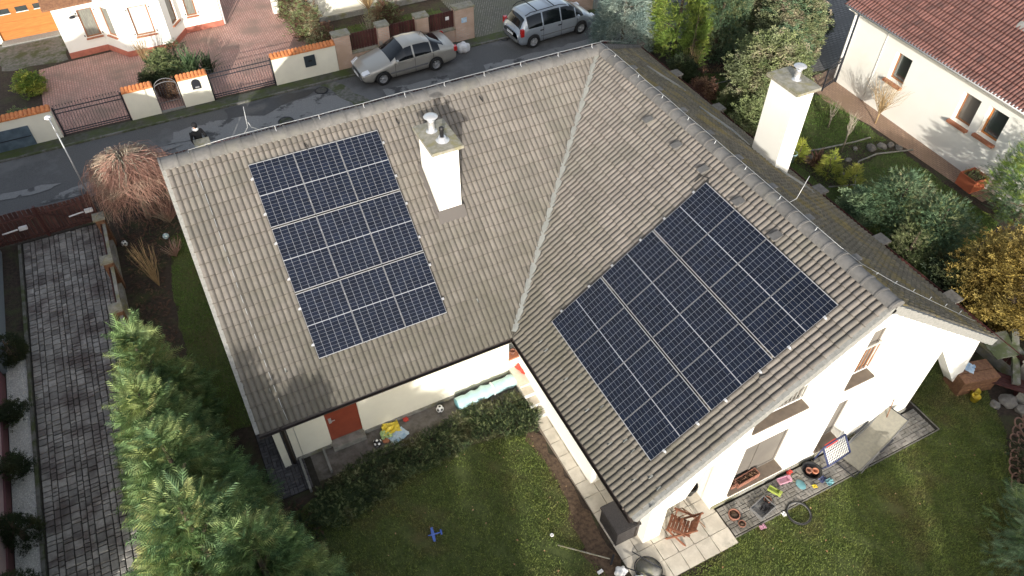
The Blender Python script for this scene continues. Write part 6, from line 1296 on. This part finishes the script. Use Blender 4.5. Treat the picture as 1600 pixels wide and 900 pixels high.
crumple('toy_shovel', -.02, -12.12, .10, .08, 'yellow', 'small yellow toy next to the round basket', 'toy', 13); crumple('watering_can', .42, -12.2, .22, .16, 'teal', 'teal plastic scoop at the terrace edge', 'toy', 14, amp=.09); crumple('rag', .30, -12.05, .2, .16, 'navy', 'dark blue rag beside the teal scoop', 'rag', 15, amp=.05)
crumple('rag', -2.0, -12.4, .16, .12, 'pinkp', 'small pinkish scrap at the terrace edge', 'scrap', 16); crumple('paper_scrap', -1.28, -12.38, .10, .12, 'white', 'white scrap beside the bicycle tyre', 'scrap', 17)
crumple('glove', -.35, -11.50, .16, .10, 'red', 'small red glove at the wall behind the pink truck', 'glove', 18)
# bicycle tyre
ty = empty('bicycle_tyre', (-.92, -12.52, .06), label='black bicycle tyre lying on the lawn at the terrace edge', cat='tyre'); n = 30
MB().tube([(.31 * math.cos(2 * PI * k / n), .31 * math.sin(2 * PI * k / n), .012 * math.sin(k * .6)) for k in range(n + 1)], .024, 8, cap=False).build('tyre', 'rubber', ty); MB().tube([(.285 * math.cos(2 * PI * k / n), .285 * math.sin(2 * PI * k / n), .0) for k in range(n + 1)], .010, 6, cap=False).build('rim', 'bumpertrim', ty)
# small football goal with net leaning at the wall
gl = empty('toy_goal', (.92, -11.66, .05), math.radians(5), label='toy goal with dark blue frame and white net against the wall', cat='toy goal')
P4 = [(-.42, -.22, .30), (.42, -.22, .30), (.42, .12, .72), (-.42, .12, .72)]
for a, c in ((0, 1), (1, 2), (2, 3), (3, 0)): MB().tube([P4[a], P4[c]], .026, 8).build('frame_tube', 'navy', gl)
for x in (-.42, .42): MB().tube([(x, -.22, .30), (x, -.10, .0)], .02, 6).build('leg', 'navy', gl); MB().tube([(x, .12, .72), (x, .20, .0)], .02, 6).build('leg', 'navy', gl)
q = MB(); lerp = lambda a, c, t: tuple(a[i] + (c[i] - a[i]) * t for i in range(3))
for k in range(1, 14): q.tube([lerp(P4[0], P4[1], k / 14), lerp(P4[3], P4[2], k / 14)], .008, 4)
for k in range(1, 8): q.tube([lerp(P4[0], P4[3], k / 8), lerp(P4[1], P4[2], k / 8)], .008, 4)
q.build('net', 'white', gl, kind='stuff'); MB().beam(lerp(P4[3], P4[2], .12), lerp(P4[3], P4[2], .6), .10, .03).build('top_band', 'red', gl)
# sun lounger
lg = empty('lounger', (2.12, -11.85, .05), math.radians(12), label='grey fabric sun lounger with raised back on the terrace', cat='sun lounger')
seat = [(-.95, .18), (-.5, .34), (.05, .36), (.35, .36), (.95, .80)]
b = MB()
for (a, c), (a2, c2) in zip(seat[:-1], seat[1:]): b.add([(a, -.31, c), (a2, -.31, c2), (a2, .31, c2), (a, .31, c), (a, -.31, c - .025), (a2, -.31, c2 - .025), (a2, .31, c2 - .025), (a, .31, c - .025)], [(0, 1, 2, 3), (4, 7, 6, 5), (0, 4, 5, 1), (2, 6, 7, 3)])
b.build('sling', 'fabric', lg)
for s in (-1, 1):
    MB().tube([(a, s * .33, c) for a, c in seat], .018, 8).build('side_tube', 'bumpertrim', lg); MB().tube([(-.85, s * .36, .0), (-.45, s * .36, .42), (.25, s * .36, .50), (.55, s * .36, .0)], .015, 8).build('leg', 'bumpertrim', lg); MB().beam((-.3, s * .38, .52), (.3, s * .38, .54), .05, .02).build('armrest', 'iron', lg)
MB().tube([(-.95, -.33, .18), (-1.12, -.33, .04), (-1.12, .33, .04), (-.95, .33, .18)], .016, 8).build('foot_bar', 'iron', lg); MB().tube([(.95, -.33, .80), (.95, .33, .80)], .016, 8).build('head_bar', 'iron', lg)
st_ = tag(MB().tube([(0, 0, 0), (.12, .22, 1.3)], .014, 6).build('stick', 'brownwood'), 'brown stick leaning against the gable wall by the lounger', 'stick'); st_.location = (2.75, -11.68, .05)
# rake, broom, stones and bag at the terrace end
rk = empty('garden_tool', (-6.55, -11.05, .05), label='long wooden handle lying from the lawn to the slab terrace', cat='garden tool')
MB().tube([(-.35, .55, .03), (.62, -.35, .06)], .019, 8).build('handle', 'mosscap', rk); MB().cbox((.66, -.39, .06), .28, .05, .04, RZ(.75)).build('tool_head', 'iron', rk)
wr = empty('wheelbarrow', (-5.25, -12.05, .0), math.radians(-52), label='small wheelbarrow tray with dark rim lying at the terrace end', cat='wheelbarrow')
n = 12
MB().lathe([(.001, .05), (.22, .06), (.31, .16)], n=20).build('tray', 'concrete', wr); MB().tube([(.34 * math.cos(2 * PI * k / 20), .31 * math.sin(2 * PI * k / 20), .17) for k in range(21)], .015, 6, cap=False).build('rim', 'black', wr)
MB().lathe([(.08, -.02), (.09, 0), (.08, .02), (.001, .02)], (.4, 0, .09), 14, mat=RX(PI / 2)).build('wheel', 'black', wr)
for s in (-1, 1): MB().tube([(.3, s * .15, .16), (-.5, s * .22, .22)], .014, 6).build('handle', 'iron', wr)
bm = bmesh.new(); bmesh.ops.create_icosphere(bm, subdivisions=3, radius=.16)
for v in bm.verts: v.co *= 1 + .2 * math.sin(v.co.x * 31) * math.sin(v.co.y * 27 + 1); v.co.z = max(v.co.z * .7, -.06)
me = bpy.data.meshes.new('sack'); bm.to_mesh(me); bm.free(); me.materials.append(MT['bagwhite'])
for k, (x, y, s) in enumerate(((-5.85, -11.78, 1.0), (-5.6, -12.2, 1.2))): o = mesh_obj('sack', me); put(o, x, y, .1, k); o.scale = (s, s * .8, s); tag(o, ('pale sack at the left end of the slab terrace', 'larger pale sack below the wheelbarrow tray')[k], 'sack')
rk = MB().lathe([(.045, .0), (.05, .01), (.045, .02), (.022, .02), (.018, .01), (.022, 0)], n=14).build('toy_ring', 'white'); put(rk, -6.9, -10.2, .06); tag(rk, 'small white ring lying on the lawn', 'ring')
rk = MB().cbox((0, 0, .02), .15, .08, .03, bev=.1).build('paper_box', 'white'); put(rk, -6.3, -11.55, .05, .1); tag(rk, 'small white packet on the grass near the terrace end', 'packet')
rk = MB().lathe([(.035, 0), (.045, .005), (.045, .012)], n=12).build('lid', 'white'); put(rk, -8.3, -6.9, .06); tag(rk, 'tiny white lid on the lawn edge of the juniper', 'lid')
# south-east corner: wooden boxes, beams, buckets, edging rings
cb_ = empty('compost_box', (6.35, -11.55, 0), math.radians(-14), label='brown wooden box beside the gable corner', cat='wooden box')
for k in range(4): MB().box(-.55, .55, -.32, -.29, .02 + k * .15, .155 + k * .15).build('board', 'brownwood', cb_); MB().box(-.55, .55, .29, .32, .02 + k * .15, .155 + k * .15).build('board', 'brownwood', cb_)
MB().box(-.58, -.552, -.32, .32, 0, .62).build('end_board', 'brownwood', cb_); MB().box(.552, .58, -.32, .32, 0, .62).build('end_board', 'brownwood', cb_); MB().box(-.58, .58, -.34, -.02, .625, .65).build('lid_board', 'brownwood', cb_); MB().box(-.58, .58, 0, .34, .625, .65).build('lid_board', 'brownwood', cb_)
crumple('packet', 6.28, -11.40, .34, .22, 'paper', 'pale red and white packet on the wooden box', 'packet', 31, z=.66, rz=.5)
b2 = empty('wooden_bench', (7.0, -11.95, 0), math.radians(-52), label='dark red-brown plank bench before the fence', cat='bench')
for k in range(3): MB().box(-.7, .7, -.25 + k * .17, -.10 + k * .17, .36, .40).build('plank', 'darkwood', b2)
for x in (-.6, .6): MB().box(x - .04, x + .04, -.22, .22, 0, .357).build('leg', 'darkwood', b2)
q = MB(); 
for (a, c) in ((0, 0), (.16, .14)): q.lathe([(.10, 0), (.13, .20), (.135, .20), (.12, .20), (.09, .02), (.001, .02)], (a, c, 0), 14)
rk = q.build('watering_cans', 'yellow', kind='stuff'); put(rk, 6.05, -12.05, .03); tag(rk, 'two nested yellow buckets on the grass', 'bucket')
q = MB().add([(x * .12, y * .9, .9 + .05 * math.sin(x * PI)) for x in range(9) for y in (0, 1)], [(2 * k, 2 * k + 2, 2 * k + 3, 2 * k + 1) for k in range(8)]); rk = q.build('corrugated_sheet', 'kerb'); put(rk, 7.0, -11.6, .0, -.25); m_ = rk.modifiers.new('t', 'SOLIDIFY'); m_.thickness = .02; tag(rk, 'grey corrugated sheet roofing the fence corner', 'sheet')
rk = MB().beam((7.15, -12.35, .5), (8.3, -11.1, 1.0), .2, .10).build('concrete_beam', 'kerb'); tag(rk, 'long pale concrete beam sloping up along the dark fence', 'beam')
sf = empty('south_fence', (7.3, -12.6, 0), math.radians(-72), label='dark board fence with concrete base at the right edge', cat='fence')
MB().box(-.1, 4.2, -.14, .14, 0, .34).build('base_wall', 'concrete', sf)
for k in range(24): MB().box(.1 + k * .17, .25 + k * .17, .16, .185, .1, 1.2 + rnd.uniform(-.02, .02)).build('board', 'darkwood', sf)
for k, (x, y, s) in enumerate(((6.9, -12.55, 1.3), (6.45, -12.45, .8), (7.0, -12.95, 1.1))):
    o = mesh_obj('rock', sm_[k % 3]); put(o, x, y, .06, k); o.scale = (s, s, s); tag(o, ('largest brownish rock at the fence corner', 'small rock beside the yellow buckets', 'rock farthest right below the pale beam')[k], 'rock', 'rocks by the right-hand fence')
rg = rmesh(MB().tube([(.15 * math.cos(2 * PI * k / 18), .15 * math.sin(2 * PI * k / 18), 0) for k in range(19)], .022, 6, cap=False), 'edging_ring', M('edging_clay', (.26, .15, .11), (.17, .10, .08), scale=8, rough=.9, island=.2))
er = empty('ring_edging', (0, 0, 0), label='two rows of brown clay rings edging the bed at the lower right', cat='edging')
pts = [(6.5, -13.2), (6.2, -13.35), (5.95, -13.52), (5.72, -13.68), (5.5, -13.85), (5.28, -14.02), (5.08, -14.18), (4.9, -14.36), (4.72, -14.52), (4.55, -14.7)]
for k, (x, y) in enumerate(pts):
    for d in (0, 1): mesh_obj('ring', rg, er, Matrix.Translation((x + .22 * d, y - .02 * d, .10)) @ Matrix.Rotation(.5 + .3 * math.sin(k * 2 + d), 4, 'X') @ Matrix.Rotation(.4 * d, 4, 'Y'))
# neighbour planter box, small gate, tap
np_ = empty('planter', (15.0, -4.85, 0), math.radians(-3), label='square terracotta planter with dry grass by the neighbour wall', cat='planter')
for (a, c, d, f) in ((-.36, .36, -.36, -.32), (-.36, .36, .32, .36), (-.36, -.32, -.32, .32), (.32, .36, -.32, .32)): MB().box(a, c, d, f, 0, .55).build('side', M('terra_side', (.48, .13, .06), rough=.7) if 'ts' not in globals() else ts, np_)
MB().box(-.32, .32, -.32, .32, 0, .46).build('soil', 'soilbrown', np_); np_.location = (14.1, -5.0, 0)
g = np.random.default_rng(9); n = 90; P = np.stack([g.uniform(-.3, .3, n), g.uniform(-.3, .3, n), np.full(n, .46)], 1); D = g.normal(0, .5, (n, 3)); D[:, 2] = 1; scatter('dry_grass', P, D, .26, 'strap', 'lf_olive', g, np_, kind='stuff')
ig = irongate(0, 1.1, 0, 'small dark metal gate beside the neighbour house corner', h=1.2); ig.location = (13.75, 2.62, 0); ig.rotation_euler = (0, 0, .28); ig['group'] = 'dark wrought iron gates'
un = pot('urn', 9.05, -.75, .16, .42, 'cyan', 'grey-blue garden urn by the fence beside the tall chimney', z=0)
cr = tag(MB().tube([(.28 * math.cos(a), .2 * math.sin(a), .03) for a in np.arange(0, 6.6, .4)], .03, 6).build('hose', 'orange'), 'coiled orange hose by the fence pillar near the thuja', 'hose'); cr.location = (9.3, 5.5, .03)
